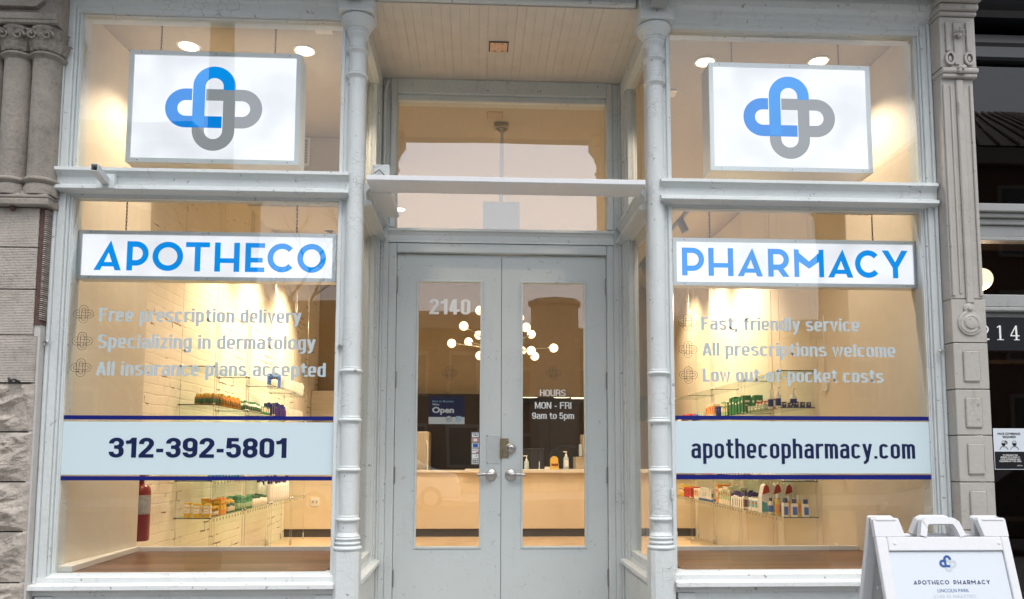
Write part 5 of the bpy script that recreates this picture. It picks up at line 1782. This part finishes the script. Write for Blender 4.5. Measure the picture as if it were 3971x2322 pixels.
mb = MB(); mb.lathe([(0.015, 0.1205), (0.015, 0.14), (0.005, 0.142), (0.005, 0.175)], (0, 0, 0), 12); mb.box(-0.045, 0.012, -0.008, 0.008, 0.1755, 0.188, 0.003); mb.build('pump', 'vwhite', t)
t = thing('sanitizer_bottle', 'tall clear sanitizer bottle with white pump at the right of the counter', 'bottle', (1.235, 5.95, CT))
mb = MB(); mb.lathe([(0.035, 0), (0.037, 0.006), (0.036, 0.15), (0.022, 0.175), (0.014, 0.18)], (0, 0, 0), 18); mb.build('body', 'vsilver', t)
mb = MB(); mb.box(-0.026, 0.026, -0.040, -0.0375, 0.04, 0.13); mb.build('label', 'vwhite', t)
mb = MB(); mb.lathe([(0.016, 0.1805), (0.016, 0.205), (0.006, 0.207), (0.006, 0.23)], (0, 0, 0), 12); mb.box(-0.04, 0.014, -0.008, 0.008, 0.2305, 0.243, 0.003); mb.build('pump', 'vwhite', t)
t = thing('card_display', 'yellow counter display box with rounded back and small cards', 'display box', (1.08, 5.95, CT))
M['yellow'] = plain('yellow_card', (0.72, 0.46, 0.08), 0.5)
mb = MB(); mb.poly([(-0.055, 0), (0.055, 0), (0.055, 0.13)] + arc(0, 0.13, 0.055, 0.05, 0, 180, 12)[1:-1] + [(-0.055, 0.13)], 0.05, 0.054); mb.box(-0.055, 0.055, -0.03, 0.0495, 0, 0.085, 0.002); mb.build('box', 'yellow', t)
mb = MB()
for i in range(5): mb.box(-0.045 + i * 0.019, -0.030 + i * 0.019, -0.034, -0.0305, 0.05, 0.08)
mb.build('card', 'red', t)
t = thing('desk_monitor', 'dark computer monitor seen from behind over the counter', 'monitor', (0.72, 6.25, CT - 0.15))
mb = MB(); mb.box(-0.24, 0.24, 0, 0.035, 0.14, 0.44, 0.006); mb.build('screen', 'blackm', t)
mb = MB(); mb.lathe([(0.09, 0.16), (0.09, 0.17), (0.02, 0.175), (0.02, 0.3)], (0, 0.06, -0.15), 16); mb.build('stand', 'blackm', t)
t = thing('desk_chair', 'black rounded chair back behind the right end of the counter', 'chair', (1.33, 6.95, 0.30))
mb = MB()
mb.ribbon([(-0.23, 0.72)] + arc(0, 0.98, 0.22, 0.24, 180, 0, 12) + [(0.23, 0.72)], 0.05, 0.0, 0.04)
mb.box(-0.19, 0.19, 0.01, 0.03, 0.72, 1.14, 0.004)
mb.build('backrest', 'blackm', t)
mb = MB(); mb.box(-0.24, 0.24, -0.45, 0.02, 0.46, 0.53, 0.02); mb.build('seat', 'blackm', t)
mb = MB(); mb.tube([(0, -0.2, 0.06), (0, -0.2, 0.46)], 0.03, 10)
for k in range(5): mb.tube([(0, -0.2, 0.08), (0.3 * math.cos(k * 1.257), -0.2 + 0.3 * math.sin(k * 1.257), 0.04)], 0.018, 6)
mb.lathe([(0.31, 0.0), (0.31, 0.022)], (0, -0.2, 0), 10)
mb.build('pedestal', 'blackm', t)
t = thing('card_terminal', 'small white payment terminal box on the counter', 'terminal', (0.985, 5.97, CT))
mb = MB(); mb.box(-0.035, 0.035, -0.04, 0.06, 0, 0.035, 0.005); mb.build('case', 'trimw', t)
mb = MB(); mb.tube([(0.0, 0.06, 0.02), (-0.05, 0.10, 0.05), (-0.10, 0.12, 0.02)], 0.004, 6); mb.build('cable', 'blackm', t)
mb = MB(); mb.tube([(0, 0, 0), (0, 0, 0.105)], 0.005, 8); mb.lathe([(0.02, 0), (0.02, 0.008)], (0, 0, 0), 12)
o = mb.build('pen_stand', 'whitem', None, (0.872, 5.94, CT)); tag(o, 'thin white pen on a stand on the counter by the display box', 'pen', kind='thing')
t = thing('barcode_scanner', 'small white handheld scanner on the shelf over the monitor', 'scanner', (0.56, 6.3, 1.485))
mb = MB(); mb.box(-0.03, 0.03, 0, 0.05, 0.06, 0.10, 0.008); mb.box(-0.012, 0.016, 0.01, 0.04, 0.0, 0.0595, 0.006); mb.build('body', 'vwhite', t)
t = thing('mail_cabinet', 'beige cabinet with a slanted end at the right end of the counter', 'cabinet', (1.46, 6.2, CT))
mb = MB(); mb.box(-0.06, 0.36, 0.0, 0.3, 0, 0.17); mb.box(0.04, 0.36, 0.0, 0.3, 0.171, 0.48); mb.build('case', 'beigecab', t)
mb = MB(); mb.box(-0.02, 0.02, -0.05, -0.03, 0.18, 0.34, 0.003); mb.build('acrylic_stand', 'vsilver', t)
t = thing('refrigerator', 'beige refrigerator with curved handle at the left of the dark area', 'refrigerator', (-1.02, 6.75, 0.30))
mb = MB(); mb.box(-0.36, 0.36, 0, 0.6, 0, 1.42, 0.02, 2); mb.build('case', 'beigecab', t)
mb = MB(); mb.tube([(0.33, -0.01, 0.75), (0.345, -0.05, 0.82), (0.345, -0.05, 1.2), (0.33, -0.01, 1.29)], 0.012, 8); mb.build('handle', 'trimw', t)
t = thing('shelf_cabinet', 'pale slatted shelf cabinet beyond the counter by the brick wall', 'cabinet', (-2.13, 7.4, 0.30))
mb = MB(); mb.box(-0.36, 0.40, 0.0, 0.4, 0, 2.05)
mb.build('case', 'trimw', t)
mb = MB()
for i in range(5): mb.box(-0.36, 0.40, -0.012, -0.0005, 1.66 + i * 0.08, 1.66 + i * 0.08 + 0.066, 0.003)
mb.build('slat', 'panel', t)
mb = MB(); mb.box(-0.34, 0.38, -0.004, -0.0006, 1.25, 1.62); mb.build('opening', 'beigecab', t)

# ================================================================== GLASS SHELVES AND STOCK
LEV = [0.86, 1.17, 1.49, 1.81, 2.135]
UNITS = [(2.08, 3.02), (3.08, 4.02), (4.08, 4.98), (5.03, 5.72)]
ORD = ['nearest the window', 'second from the window', 'third from the window', 'farthest from the window']
def rack(side, u):
    y0, y1 = UNITS[u]
    xw, xo = (-2.497, -2.19) if side == 'left' else (2.972, 2.665)
    t = thing('shelf_rack', 'wire hung glass shelves on the %s wall, rack %s' % ('brick' if side == 'left' else 'panelled', ORD[u]), 'shelf rack', (0, 0, 0), 'glass shelf racks')
    a, b = min(xw, xo), max(xw, xo)
    for z in LEV:
        mb = MB(); mb.box(a, b, y0, y1, z - 0.008, z); mb.mi = 1
        mb.box(a, b, y0 - 0.003, y0 - 0.0004, z - 0.008, z)
        mb.build('glass_shelf', ['shelf_glass', 'shelf_edge'], t)
        if z < 1.3:
            mb = MB()
            xt = xo + 0.006 if side == 'left' else xo - 0.008
            n = int((y1 - y0) / 0.085)
            for i in range(n):
                mb.box(xt, xt + 0.002, y0 + 0.03 + i * 0.085, y0 + 0.072 + i * 0.085, z - 0.036, z - 0.012)
            mb.build('price_tag', 'tagm', t)
    for x in (a + 0.012, b - 0.012):
        for y in (y0 + 0.012, y1 - 0.012):
            mb = MB(); mb.tube([(x, y, 0.31), (x, y, 4.12)], 0.0014, 5)
            for z in LEV: mb.lathe([(0.008, z - 0.016), (0.008, z + 0.010)], (x, y, 0), 8)
            mb.lathe([(0.007, 0.30), (0.007, 0.38)], (x, y, 0), 8)
            mb.build('cable', 'steel', t)
M['shelf_edge'] = plain('shelf_edge_dark', (0.06, 0.075, 0.065), 0.3)
M['tagm'] = glass('clear_tag', 2.2, (0.85, 0.85, 0.82), 0.0)
for u in range(4):
    rack('left', u); rack('right', u)

C = {}
def pm(name, col, rough=0.42):
    if name not in C:
        C[name] = plain('product_' + name, col, rough)
    return C[name]
COLS = {'amber': (0.30, 0.15, 0.02), 'yellow': (0.72, 0.47, 0.05), 'white': (0.80, 0.78, 0.74), 'green': (0.05, 0.24, 0.10), 'dgreen': (0.04, 0.12, 0.06), 'purple': (0.055, 0.03, 0.17), 'navy': (0.015, 0.03, 0.16), 'blue': (0.05, 0.15, 0.50), 'red': (0.52, 0.035, 0.03), 'orange': (0.72, 0.27, 0.04), 'teal': (0.10, 0.40, 0.40), 'cream': (0.74, 0.66, 0.5), 'brown': (0.15, 0.045, 0.03), 'black': (0.02, 0.02, 0.02), 'lgreen': (0.35, 0.50, 0.28), 'grey': (0.4, 0.4, 0.4)}
def cm(n): return pm(n, COLS[n])
PROTO = {}
PS = 0.76
def proto(kind, body, cap, lab, w, d, h):
    """builds the first of a kind at the origin, with its parts; later ones are copies"""
    w, d, h = w * PS, d * PS, h * PS
    key = (kind, body, cap, lab, w, d, h)
    if key in PROTO:
        return copy_tree(PROTO[key])
    if kind == 'carton':
        r = MB().box(-w / 2, w / 2, -d / 2, d / 2, 0, h, min(w, d) * 0.03).build('product_carton', cm(body))
        mb = MB()
        mb.box(-w * .42, w * .42, -d / 2 - .0012, -d / 2 - .0003, h * .30, h * .86)
        mb.box(-w / 2 - .0012, -w / 2 - .0003, -d * .42, d * .42, h * .30, h * .86)
        mb.box(w / 2 + .0003, w / 2 + .0012, -d * .42, d * .42, h * .30, h * .86)
        mb.build('printed_panel', cm(lab), r)
        mb = MB()
        mb.box(-w * .30, w * .30, -d / 2 - .0022, -d / 2 - .0014, h * .62, h * .72)
        mb.box(-w * .30, w * .1, -d / 2 - .0022, -d / 2 - .0014, h * .42, h * .48)
        mb.box(w / 2 + .0014, w / 2 + .0022, -d * .3, d * .3, h * .60, h * .72)
        mb.box(-w / 2 - .0022, -w / 2 - .0014, -d * .3, d * .3, h * .60, h * .72)
        mb.build('print_block', cm(cap), r)
    elif kind in ('bottle', 'jar'):
        rr = w / 2
        hb = h * (0.80 if kind == 'bottle' else 0.76)
        nr = rr * (0.55 if kind == 'bottle' else 0.8)
        r = MB().lathe([(rr * .92, 0), (rr, .005), (rr, hb * .78), (rr * .9, hb * .9), (nr, hb * .97), (nr, hb)], (0, 0, 0), 16, 'z', d / w).build('product_' + kind, cm(body))
        cr = rr * (0.62 if kind == 'bottle' else 0.92)
        MB().lathe([(cr, hb + .0005), (cr, h - .003), (cr * .9, h)], (0, 0, 0), 14, 'z', d / w).build('cap', cm(cap), r)
        MB().lathe([(rr + .0005, hb * .16), (rr + .0008, hb * .17), (rr + .0008, hb * .66), (rr + .0005, hb * .67)], (0, 0, 0), 16, 'z', d / w).build('label', cm(lab), r)
    elif kind == 'flat':
        r = MB().poly([(-w / 2, 0), (w / 2, 0), (w / 2, h * .66), (w * .36, h * .74), (-w * .36, h * .74), (-w / 2, h * .66)], -d / 2, d / 2).build('product_bottle', cm(body))
        MB().box(-w * .34, w * .34, -d * .42, d * .42, h * .745, h, .003).build('cap', cm(cap), r)
        MB().box(-w * .42, w * .42, -d / 2 - .0012, -d / 2 - .0003, h * .1, h * .55).build('label', cm(lab), r)
    elif kind == 'pump':
        rr = w / 2
        r = MB().lathe([(rr * .95, 0), (rr, .005), (rr, h * .55), (rr * .7, h * .64), (rr * .35, h * .68)], (0, 0, 0), 16).build('pump_bottle', cm(body))
        mb = MB(); mb.lathe([(rr * .4, h * .685), (rr * .4, h * .78), (rr * .15, h * .785), (rr * .15, h * .92)], (0, 0, 0), 10); mb.box(-rr * .3, rr * .3, -rr * 1.1, rr * .3, h * .925, h, .002); mb.build('pump', cm(cap), r)
        MB().lathe([(rr + .0005, h * .12), (rr + .0008, h * .125), (rr + .0008, h * .46), (rr + .0005, h * .47)], (0, 0, 0), 16).build('label', cm(lab), r)
    elif kind == 'pouch':
        mb = MB()
        pts = [(-w / 2, 0), (w / 2, 0), (w * .48, h * .5), (w * .40, h * .9), (w * .12, h), (-w * .2, h * .93), (-w * .46, h * .55)]
        mb.poly(pts, -d / 2, d / 2)
        r = mb.build('product_pouch', cm(body))
        MB().poly([(-w * .43, h * .62), (w * .44, h * .70), (w * .38, h * .88), (w * .12, h * .97), (-w * .19, h * .905)], -d / 2 - .0012, -d / 2 - .0003).build('printed_band', cm(cap), r)
        MB().poly([(-w * .47, h * .03), (w * .3, h * .03), (w * .1, h * .33), (-w * .47, h * .4)], -d / 2 - .0012, -d / 2 - .0003).build('printed_corner', cm(lab), r)
    elif kind == 'tube':
        r = MB().poly([(-w * .36, h * .16), (w * .36, h * .16), (w / 2, h), (-w / 2, h)], -d / 2, d / 2).build('product_tube', cm(body))
        MB().lathe([(w * .33, 0), (w * .33, h * .155)], (0, 0, 0), 12, 'z', d / w).build('cap', cm(cap), r)
        MB().box(-w * .3, w * .3, -d / 2 - .0012, -d / 2 - .0003, h * .4, h * .75).build('label', cm(lab), r)
    PROTO[key] = r
    return r
NTH = ['first', 'second', 'third', 'fourth', 'fifth', 'sixth', 'seventh', 'eighth', 'ninth', 'tenth', 'eleventh', 'twelfth', 'thirteenth', 'fourteenth', 'fifteenth', 'sixteenth', 'seventeenth', 'eighteenth', 'nineteenth', 'twentieth']
LN = {0: 'lowest', 1: 'second lowest', 2: 'middle', 3: 'fourth', 4: 'top'}
COUNT = {}
_vr = random.Random(11)
def stock(side, lev, x, y, spec, desc, rz=0.0, row='front'):
    kind = spec[0]
    o = proto(*spec)
    o.location = (x, y, LEV[lev] + 0.0005)
    o.rotation_euler = (0, 0, rz)
    o.scale = (1, 1, _vr.uniform(0.9, 1.1))
    key = (side, lev, desc, row)
    COUNT[key] = COUNT.get(key, 0) + 1
    n = COUNT[key] - 1
    o['label'] = '%s, %s from window, %s shelf, %s wall%s' % (desc, NTH[min(n, 19)], LN[lev], 'brick' if side == 'left' else 'panelled', '' if row == 'front' else ', back row')
    o['category'] = {'carton': 'carton', 'bottle': 'bottle', 'jar': 'jar', 'flat': 'bottle', 'pump': 'pump bottle', 'pouch': 'pouch', 'tube': 'tube'}[kind]
    o['group'] = '%ss on the %s wall shelves' % (o['category'], 'brick' if side == 'left' else 'panelled')
    o['kind'] = 'thing'
    return o
def run(side, lev, y, y_end, step, spec, desc, xs, jitter=0.0):
    rnd = random.Random(int(y * 1000) + lev)
    while y < y_end:
        for i, x in enumerate(xs):
            stock(side, lev, x + rnd.uniform(-jitter, jitter), y + rnd.uniform(-jitter, jitter), spec, desc, rnd.uniform(-0.08, 0.08), 'front' if i == 0 else 'back')
        y += step * PS * rnd.choice((1, 1, 1, 1.05, 1.1))
# --- left wall, lowest shelf
for x in (-2.235, -2.315, -2.395):
    stock('left', 0, x, 2.13, ('carton', 'yellow', 'yellow', 'white', .070, .070, .152), 'white and yellow carton', 0, 'front')
run('left', 0, 2.27, 2.36, .085, ('jar', 'amber', 'yellow', 'cream', .062, .062, .105), 'short amber jar with yellow cap', (-2.235, -2.32))
run('left', 0, 2.46, 2.60, .10, ('carton', 'orange', 'amber', 'yellow', .085, .085, .18), 'orange carton', (-2.25, -2.36))
run('left', 0, 2.66, 2.84, .085, ('jar', 'dgreen', 'yellow', 'cream', .075, .075, .15), 'dark green jar with yellow cap', (-2.24, -2.34))
run('left', 0, 2.95, 3.4, .11, ('jar', 'green', 'green', 'lgreen', .085, .085, .165), 'green jar', (-2.245, -2.35))
run('left', 0, 3.48, 3.95, .085, ('jar', 'white', 'dgreen', 'cream', .06, .06, .135), 'small white jar with green lid', (-2.24, -2.33))
run('left', 0, 4.12, 4.93, .115, ('bottle', 'white', 'purple', 'white', .075, .075, .34), 'tall white bottle with dark cap', (-2.245, -2.36))
# second lowest
run('left', 1, 2.25, 3.0, .11, ('carton', 'blue', 'white', 'teal', .07, .07, .055), 'flat blue carton', (-2.25,))
run('left', 1, 3.15, 4.0, .12, ('carton', 'white', 'red', 'cream', .07, .07, .055), 'flat white carton', (-2.25,))
run('left', 1, 4.15, 4.9, .12, ('jar', 'teal', 'white', 'white', .06, .06, .055), 'small teal jar', (-2.25,))
# fourth shelf (above the band)
run('left', 3, 2.14, 2.34, .085, ('bottle', 'amber', 'yellow', 'dgreen', .062, .062, .132), 'amber vitamin bottle with yellow cap', (-2.225, -2.29, -2.355))
run('left', 3, 2.42, 2.93, .085, ('bottle', 'orange', 'yellow', 'amber', .070, .070, .135), 'orange vitamin bottle with yellow cap', (-2.24, -2.33))
run('left', 3, 3.13, 3.62, .095, ('bottle', 'white', 'green', 'dgreen', .072, .072, .135), 'white bottle with green cap', (-2.24, -2.33))
run('left', 3, 3.68, 4.02, .085, ('carton', 'green', 'white', 'cream', .07, .07, .10), 'small green carton', (-2.25, -2.34))
run('left', 3, 4.14, 4.66, .08, ('flat', 'purple', 'navy', 'purple', .07, .05, .19), 'purple bottle', (-2.24, -2.31))
run('left', 3, 4.74, 5.65, .10, ('tube', 'white', 'white', 'cream', .065, .04, .16), 'white tube', (-2.25, -2.33))
# top shelf
run('left', 4, 4.12, 4.30, .07, ('bottle', 'white', 'black', 'cream', .04, .04, .14), 'slim white bottle with dark cap', (-2.24,))
stock('left', 4, -2.30, 4.42, ('carton', 'blue', 'navy', 'blue', .16, .18, .21), 'large blue carton')
run('left', 4, 4.56, 5.6, .085, ('tube', 'white', 'white', 'cream', .065, .045, .19), 'tall white tube', (-2.235,))
run('left', 4, 5.25, 5.65, .12, ('bottle', 'teal', 'white', 'white', .06, .06, .17), 'teal bottle with white cap', (-2.32,))
# --- right wall, lowest shelf
for x in (2.705, 2.785, 2.885):
    stock('right', 0, x, 2.14, ('flat', 'white', 'navy', 'blue', .062, .05, .195), 'white bottle with navy cap')
for x in (2.70, 2.80, 2.89):
    stock('right', 0, x, 2.30, ('bottle', 'yellow', 'white', 'orange', .058, .058, .225), 'yellow spray bottle with white cap')
for x in (2.70, 2.77):
    stock('right', 0, x, 2.46, ('bottle', 'cream', 'black', 'blue', .055, .055, .20), 'clear bottle with black cap')
for i, (x, y) in enumerate(((2.70, 2.62), (2.80, 2.60), (2.90, 2.58))):
    stock('right', 0, x, y, ('pouch', 'white', 'red', 'teal', .13, .07, .33), 'curved red and white pouch', 0.3)
run('right', 0, 2.76, 2.98, .12, ('carton', 'white', 'red', 'teal', .12, .09, .15), 'white carton with red band', (2.72, 2.84))
run('right', 0, 3.16, 3.55, .085, ('flat', 'white', 'purple', 'brown', .075, .05, .20), 'white bottle with purple cap', (2.71, 2.80, 2.89))
run('right', 0, 3.62, 4.0, .10, ('carton', 'cream', 'red', 'lgreen', .10, .09, .235), 'tall cream carton', (2.73, 2.85))
stock('right', 0, 2.80, 4.13, ('carton', 'orange', 'red', 'cream', .20, .12, .28), 'large orange carton')
run('right', 0, 4.26, 4.75, .075, ('tube', 'white', 'blue', 'teal', .055, .04, .17), 'white tube with blue cap', (2.71, 2.79))
run('right', 0, 4.80, 4.97, .085, ('carton', 'white', 'red', 'orange', .07, .07, .16), 'white and red carton', (2.72, 2.81))
run('right', 0, 5.10, 5.35, .10, ('carton', 'red', 'brown', 'red', .10, .09, .15), 'red carton', (2.72, 2.84))
run('right', 0, 5.42, 5.68, .09, ('carton', 'yellow', 'black', 'cream', .07, .07, .17), 'yellow and black carton', (2.72, 2.81))
# second lowest
run('right', 1, 2.16, 3.0, .12, ('carton', 'white', 'red', 'white', .10, .08, .065), 'flat white carton', (2.73, 2.86))
run('right', 1, 3.14, 4.0, .12, ('carton', 'purple', 'red', 'white', .09, .08, .06), 'flat purple carton', (2.72, 2.84))
run('right', 1, 4.14, 4.95, .12, ('carton', 'red', 'white', 'blue', .08, .08, .06), 'flat red carton', (2.72, 2.83))
# fourth
for i in range(5):
    stock('right', 3, 2.715 + i * .055, 2.13, ('carton', 'navy', 'white', 'black', .045, .045, .062), 'tiny navy carton')
stock('right', 3, 2.72, 2.27, ('pump', 'white', 'white', 'navy', .062, .062, .235), 'white pump bottle with navy label')
stock('right', 3, 2.86, 2.27, ('pump', 'white', 'white', 'navy', .078, .078, .235), 'wide white pump bottle with navy label')
stock('right', 3, 2.71, 2.42, ('pump', 'white', 'white', 'navy', .062, .062, .255), 'tall white pump bottle with navy label')
run('right', 3, 2.55, 2.98, .11, ('carton', 'lgreen', 'green', 'white', .08, .08, .07), 'pale green carton', (2.71,))
run('right', 3, 2.58, 2.98, .11, ('carton', 'red', 'white', 'white', .08, .08, .13), 'red and white carton', (2.80,))
run('right', 3, 3.16, 3.55, .12, ('carton', 'green', 'white', 'green', .11, .10, .225), 'large green carton', (2.74, 2.86))
run('right', 3, 3.62, 3.85, .10, ('carton', 'lgreen', 'green', 'cream', .08, .08, .20), 'tall pale green carton', (2.72,))
run('right', 3, 3.90, 4.02, .09, ('carton', 'navy', 'blue', 'navy', .07, .07, .16), 'navy carton', (2.72,))
run('right', 3, 4.12, 4.42, .10, ('carton', 'cream', 'red', 'orange', .10, .08, .20), 'cream and red carton', (2.73, 2.84))
run('right', 3, 4.5, 4.72, .10, ('carton', 'lgreen', 'teal', 'white', .08, .07, .12), 'small green and white carton', (2.72,))
run('right', 3, 4.78, 4.95, .09, ('jar', 'navy', 'blue', 'blue', .07, .07, .10), 'blue jar', (2.72,))
run('right', 3, 5.1, 5.45, .085, ('jar', 'white', 'red', 'brown', .065, .065, .12), 'white jar with red lid', (2.71, 2.79))
run('right', 3, 5.5, 5.68, .085, ('jar', 'white', 'black', 'cream', .06, .06, .09), 'small white jar', (2.71,))
o = proto('carton', 'red', 'white', 'orange', .14, .08, .09)
o.location = (2.50, 6.30, 1.86); o['label'] = 'pale red carton on the cabinet beyond the counter at the right window'; o['category'] = 'carton'; o['kind'] = 'thing'
t = thing('back_shelf', 'brown shelf cabinet standing behind the counter at the right', 'cabinet', (2.50, 6.35, 0.30))
mb = MB(); mb.box(-0.35, 0.44, -0.12, 0.25, 0, 1.556); mb.build('case', 'browncab', t)

# ================================================================== ACROSS THE STREET (seen only as reflections in the glass)
def far_building(name, label, x0, x1, y, h, mat, floors, cols, turret=None):
    t = thing(name, label, 'building', ((x0 + x1) / 2, y, 0))
    w = (x1 - x0) / 2
    mb = MB(); mb.box(-w, w, -9, 0, -0.15, h); mb.build('wall', mat, t)
    mb = MB(); mb.box(-w - 0.1, w + 0.1, 0.001, 0.35, h - 0.55, h + 0.15, 0.04); mb.box(-w - 0.1, w + 0.1, -9, 0.0, h + 0.001, h + 0.16); mb.build('roof_cornice', 'far_stone', t)
    fh = (h - 1.0) / floors
    for f in range(floors):
        for c in range(cols):
            cx = -w + (c + 0.5) * 2 * w / cols
            mb = MB(); mb.box(cx - 0.62, cx + 0.62, 0.001, 0.10, f * fh + 0.85, f * fh + fh - 0.35)
            wn = mb.build('window', 'far_stone', t)
            mb = MB(); mb.box(cx - 0.5, cx + 0.5, 0.101, 0.12, f * fh + 0.97, f * fh + fh - 0.5); mb.build('pane', 'far_glass', wn)
    if turret is not None:
        mb = MB()
        mb.lathe([(1.0, -0.15), (1.0, h + 0.85), (1.1, h + 0.9), (1.1, h + 1.1), (0.1, h + 1.25)], (turret, 0.4, 0), 8)
        mb.build('turret', 'far_stone', t)
    return t
far_building('brick_house', 'brown brick building across the street mirrored in the left door pane', -9.5, 0.6, -24.0, 6.75, 'far_brick', 2, 5)
far_building('turret_house', 'brick building with a stone turret across the street mirrored in the right door pane', 0.8, 9.6, -24.0, 6.2, 'far_brick', 2, 4, -2.1)
far_building('corner_house', 'tall brown building across the street mirrored at the left side', -24, -10.2, -23.0, 13.0, 'far_brick', 3, 6)
RH = far_building('row_house', 'tall brown house with hipped roof across the street mirrored at the right side', 16.6, 29, -23.0, 12.9, 'far_brick', 3, 5)
mb = MB()
mb._faces([(-6.4, 0.4, 13.07), (6.4, 0.4, 13.07), (6.4, -9.2, 13.07), (-6.4, -9.2, 13.07), (-2.2, -4.4, 16.4), (2.2, -4.4, 16.4)], [(0, 1, 5, 4), (1, 2, 5), (2, 3, 4, 5), (3, 0, 4), (3, 2, 1, 0)])
mb.build('hipped_roof', 'browncab', RH)
mb = MB()
for i in range(15):
    x = -5.6 + i * 0.8
    k = max(-2.2, min(2.2, x * 0.36))
    mb.tube([(x, 0.42, 13.12), (k, -4.38, 16.43)], 0.05, 4)
mb.build('roof_seam', 'far_stone', RH)
lamp_light(GLOBE_LAMP, 'POINT', 22, WARM, (0, 0, -0.11), 0.05)
far_building('low_house', 'low stone house across the street between the turret and the tall house', 9.9, 16.2, -25.0, 6.4, 'far_stone', 2, 3)

def bare_tree(x, y, h, seed, label):
    t = thing('bare_tree', label, 'tree', (x, y, 0), 'bare street trees across the road')
    rnd = random.Random(seed)
    tr, br = MB(), MB()
    def grow(p, d, L, r, dep, mb):
        n = 4
        pts = [p]
        for i in range(n):
            d = (d + Vector((rnd.uniform(-.16, .16), rnd.uniform(-.16, .16), rnd.uniform(-.05, .12)))).normalized()
            pts.append(pts[-1] + d * L / n)
        mb.tube(pts, r, 6 if dep < 2 else 4, r * 0.6)
        if dep >= 5: return
        k = 3 if dep < 4 else 2
        for i in range(k):
            b = pts[rnd.choice((2, 3, 4))]
            a = rnd.uniform(0, 6.28)
            s = Vector((math.cos(a), math.sin(a), rnd.uniform(0.1, 0.8))).normalized()
            grow(b, (d * 0.55 + s * 0.75).normalized(), L * rnd.uniform(.55, .78), r * 0.55, dep + 1, br)
    grow(Vector((0, 0, 0)), Vector((0, 0, 1)), h * 0.42, h * 0.018, 0, tr)
    tr.build('trunk', 'bark', t); br.build('branches', 'bark', t)
bare_tree(-3.3, -17.8, 9.0, 3, 'bare tree across the street mirrored in the left door pane')
bare_tree(6.2, -17.8, 8.0, 8, 'bare tree across the street mirrored in the right display window')
bare_tree(-8.5, -18.0, 8.5, 12, 'bare tree across the street mirrored in the left display window')
t = thing('street_tree', 'thick street tree trunk at the kerb mirrored as a dark band in the left windows', 'tree', (-3.3, -5.2, 0))
mb = MB(); mb.tube([(0, 0, -0.05), (0.02, 0, 1.5), (-0.03, 0, 3.0), (0.02, 0, 5.0), (0.0, 0.02, 8.0), (0, 0, 11)], 0.22, 14, 0.13); mb.build('trunk', 'bark', t)
mb = MB()
rnd = random.Random(5)
for k in range(14):
    a = rnd.uniform(0, 6.28); z = rnd.uniform(8.2, 11.0)
    p = Vector((0, 0, z)); d = Vector((math.cos(a), math.sin(a), 0.6))
    q = p + d * rnd.uniform(1.2, 2.2)
    mb.tube([p, p + d * 0.6 + Vector((0, 0, .1)), q], 0.06, 6, 0.012)
    for j in range(5):
        b = p + (q - p) * rnd.uniform(.4, 1)
        mb.tube([b, b + Vector((rnd.uniform(-.6, .6), rnd.uniform(-.6, .6), rnd.uniform(.1, .8)))], 0.015, 4, 0.004)
mb.build('branches', 'bark', t)

# ---- a parked car at the kerb, mirrored in the neighbouring glass
def car(label, x, y, body_mat):
    t = thing('parked_car', label, 'car', (x, y, -0.145))
    prof = [(-2.2, 0.35), (-2.25, 0.75), (-1.9, 0.92), (-1.3, 1.0), (-0.75, 1.42), (0.7, 1.46), (1.35, 1.05), (2.1, 0.95), (2.25, 0.6), (2.2, 0.32)]
    mb = MB(); mb.poly(prof, -0.85, 0.85)
    bmesh.ops.bevel(mb.bm, geom=list(mb.bm.edges), offset=0.07, segments=3, affect='EDGES', profile=0.5)
    mb.build('body', body_mat, t)
    for a, b in (((-1.12, 1.05), (-0.68, 1.37)), ((0.08, 1.05), (0.66, 1.39))):
        mb = MB()
        if a[0] < 0: mb.poly([(-1.14, 1.04), (0.02, 1.04), (0.02, 1.385), (-0.70, 1.37)], -0.87, -0.852); mb.poly([(-1.14, 1.04), (0.02, 1.04), (0.02, 1.385), (-0.70, 1.37)], 0.852, 0.87)
        else: mb.poly([(0.08, 1.04), (1.16, 1.04), (0.66, 1.385), (0.08, 1.39)], -0.87, -0.852); mb.poly([(0.08, 1.04), (1.16, 1.04), (0.66, 1.385), (0.08, 1.39)], 0.852, 0.87)
        mb.build('side_window', 'far_glass', t)
    for wx in (-1.4, 1.4):
        for wy in (-0.80, 0.80):
            mb = MB(); mb.lathe([(0.24, -0.1), (0.32, -0.09), (0.32, 0.09), (0.24, 0.1)], (wx, wy, 0.32), 24, 'y'); w = mb.build('wheel', 'blackm', t)
            mb = MB(); mb.lathe([(0.19, -0.105), (0.20, 0.105)], (wx, wy, 0.32), 18, 'y'); mb.build('rim', 'alu', w)
    for wy in (-0.6, 0.6):
        mb = MB(); mb.sphere((-2.2, wy, 0.72), 0.11, 12, 0.5, 1.3, 0.8); mb.build('headlight', 'vwhite', t)
        mb = MB(); mb.box(2.2, 2.27, wy - 0.14, wy + 0.14, 0.66, 0.80, 0.02); mb.build('tail_light', 'red', t)
    return t
car('dark parked car at the kerb mirrored in the neighbouring door glass', 8.6, -6.8, 'blackm')
car('pale grey parked car across the road mirrored low in the left door pane', -2.6, -16.0, 'whitem')
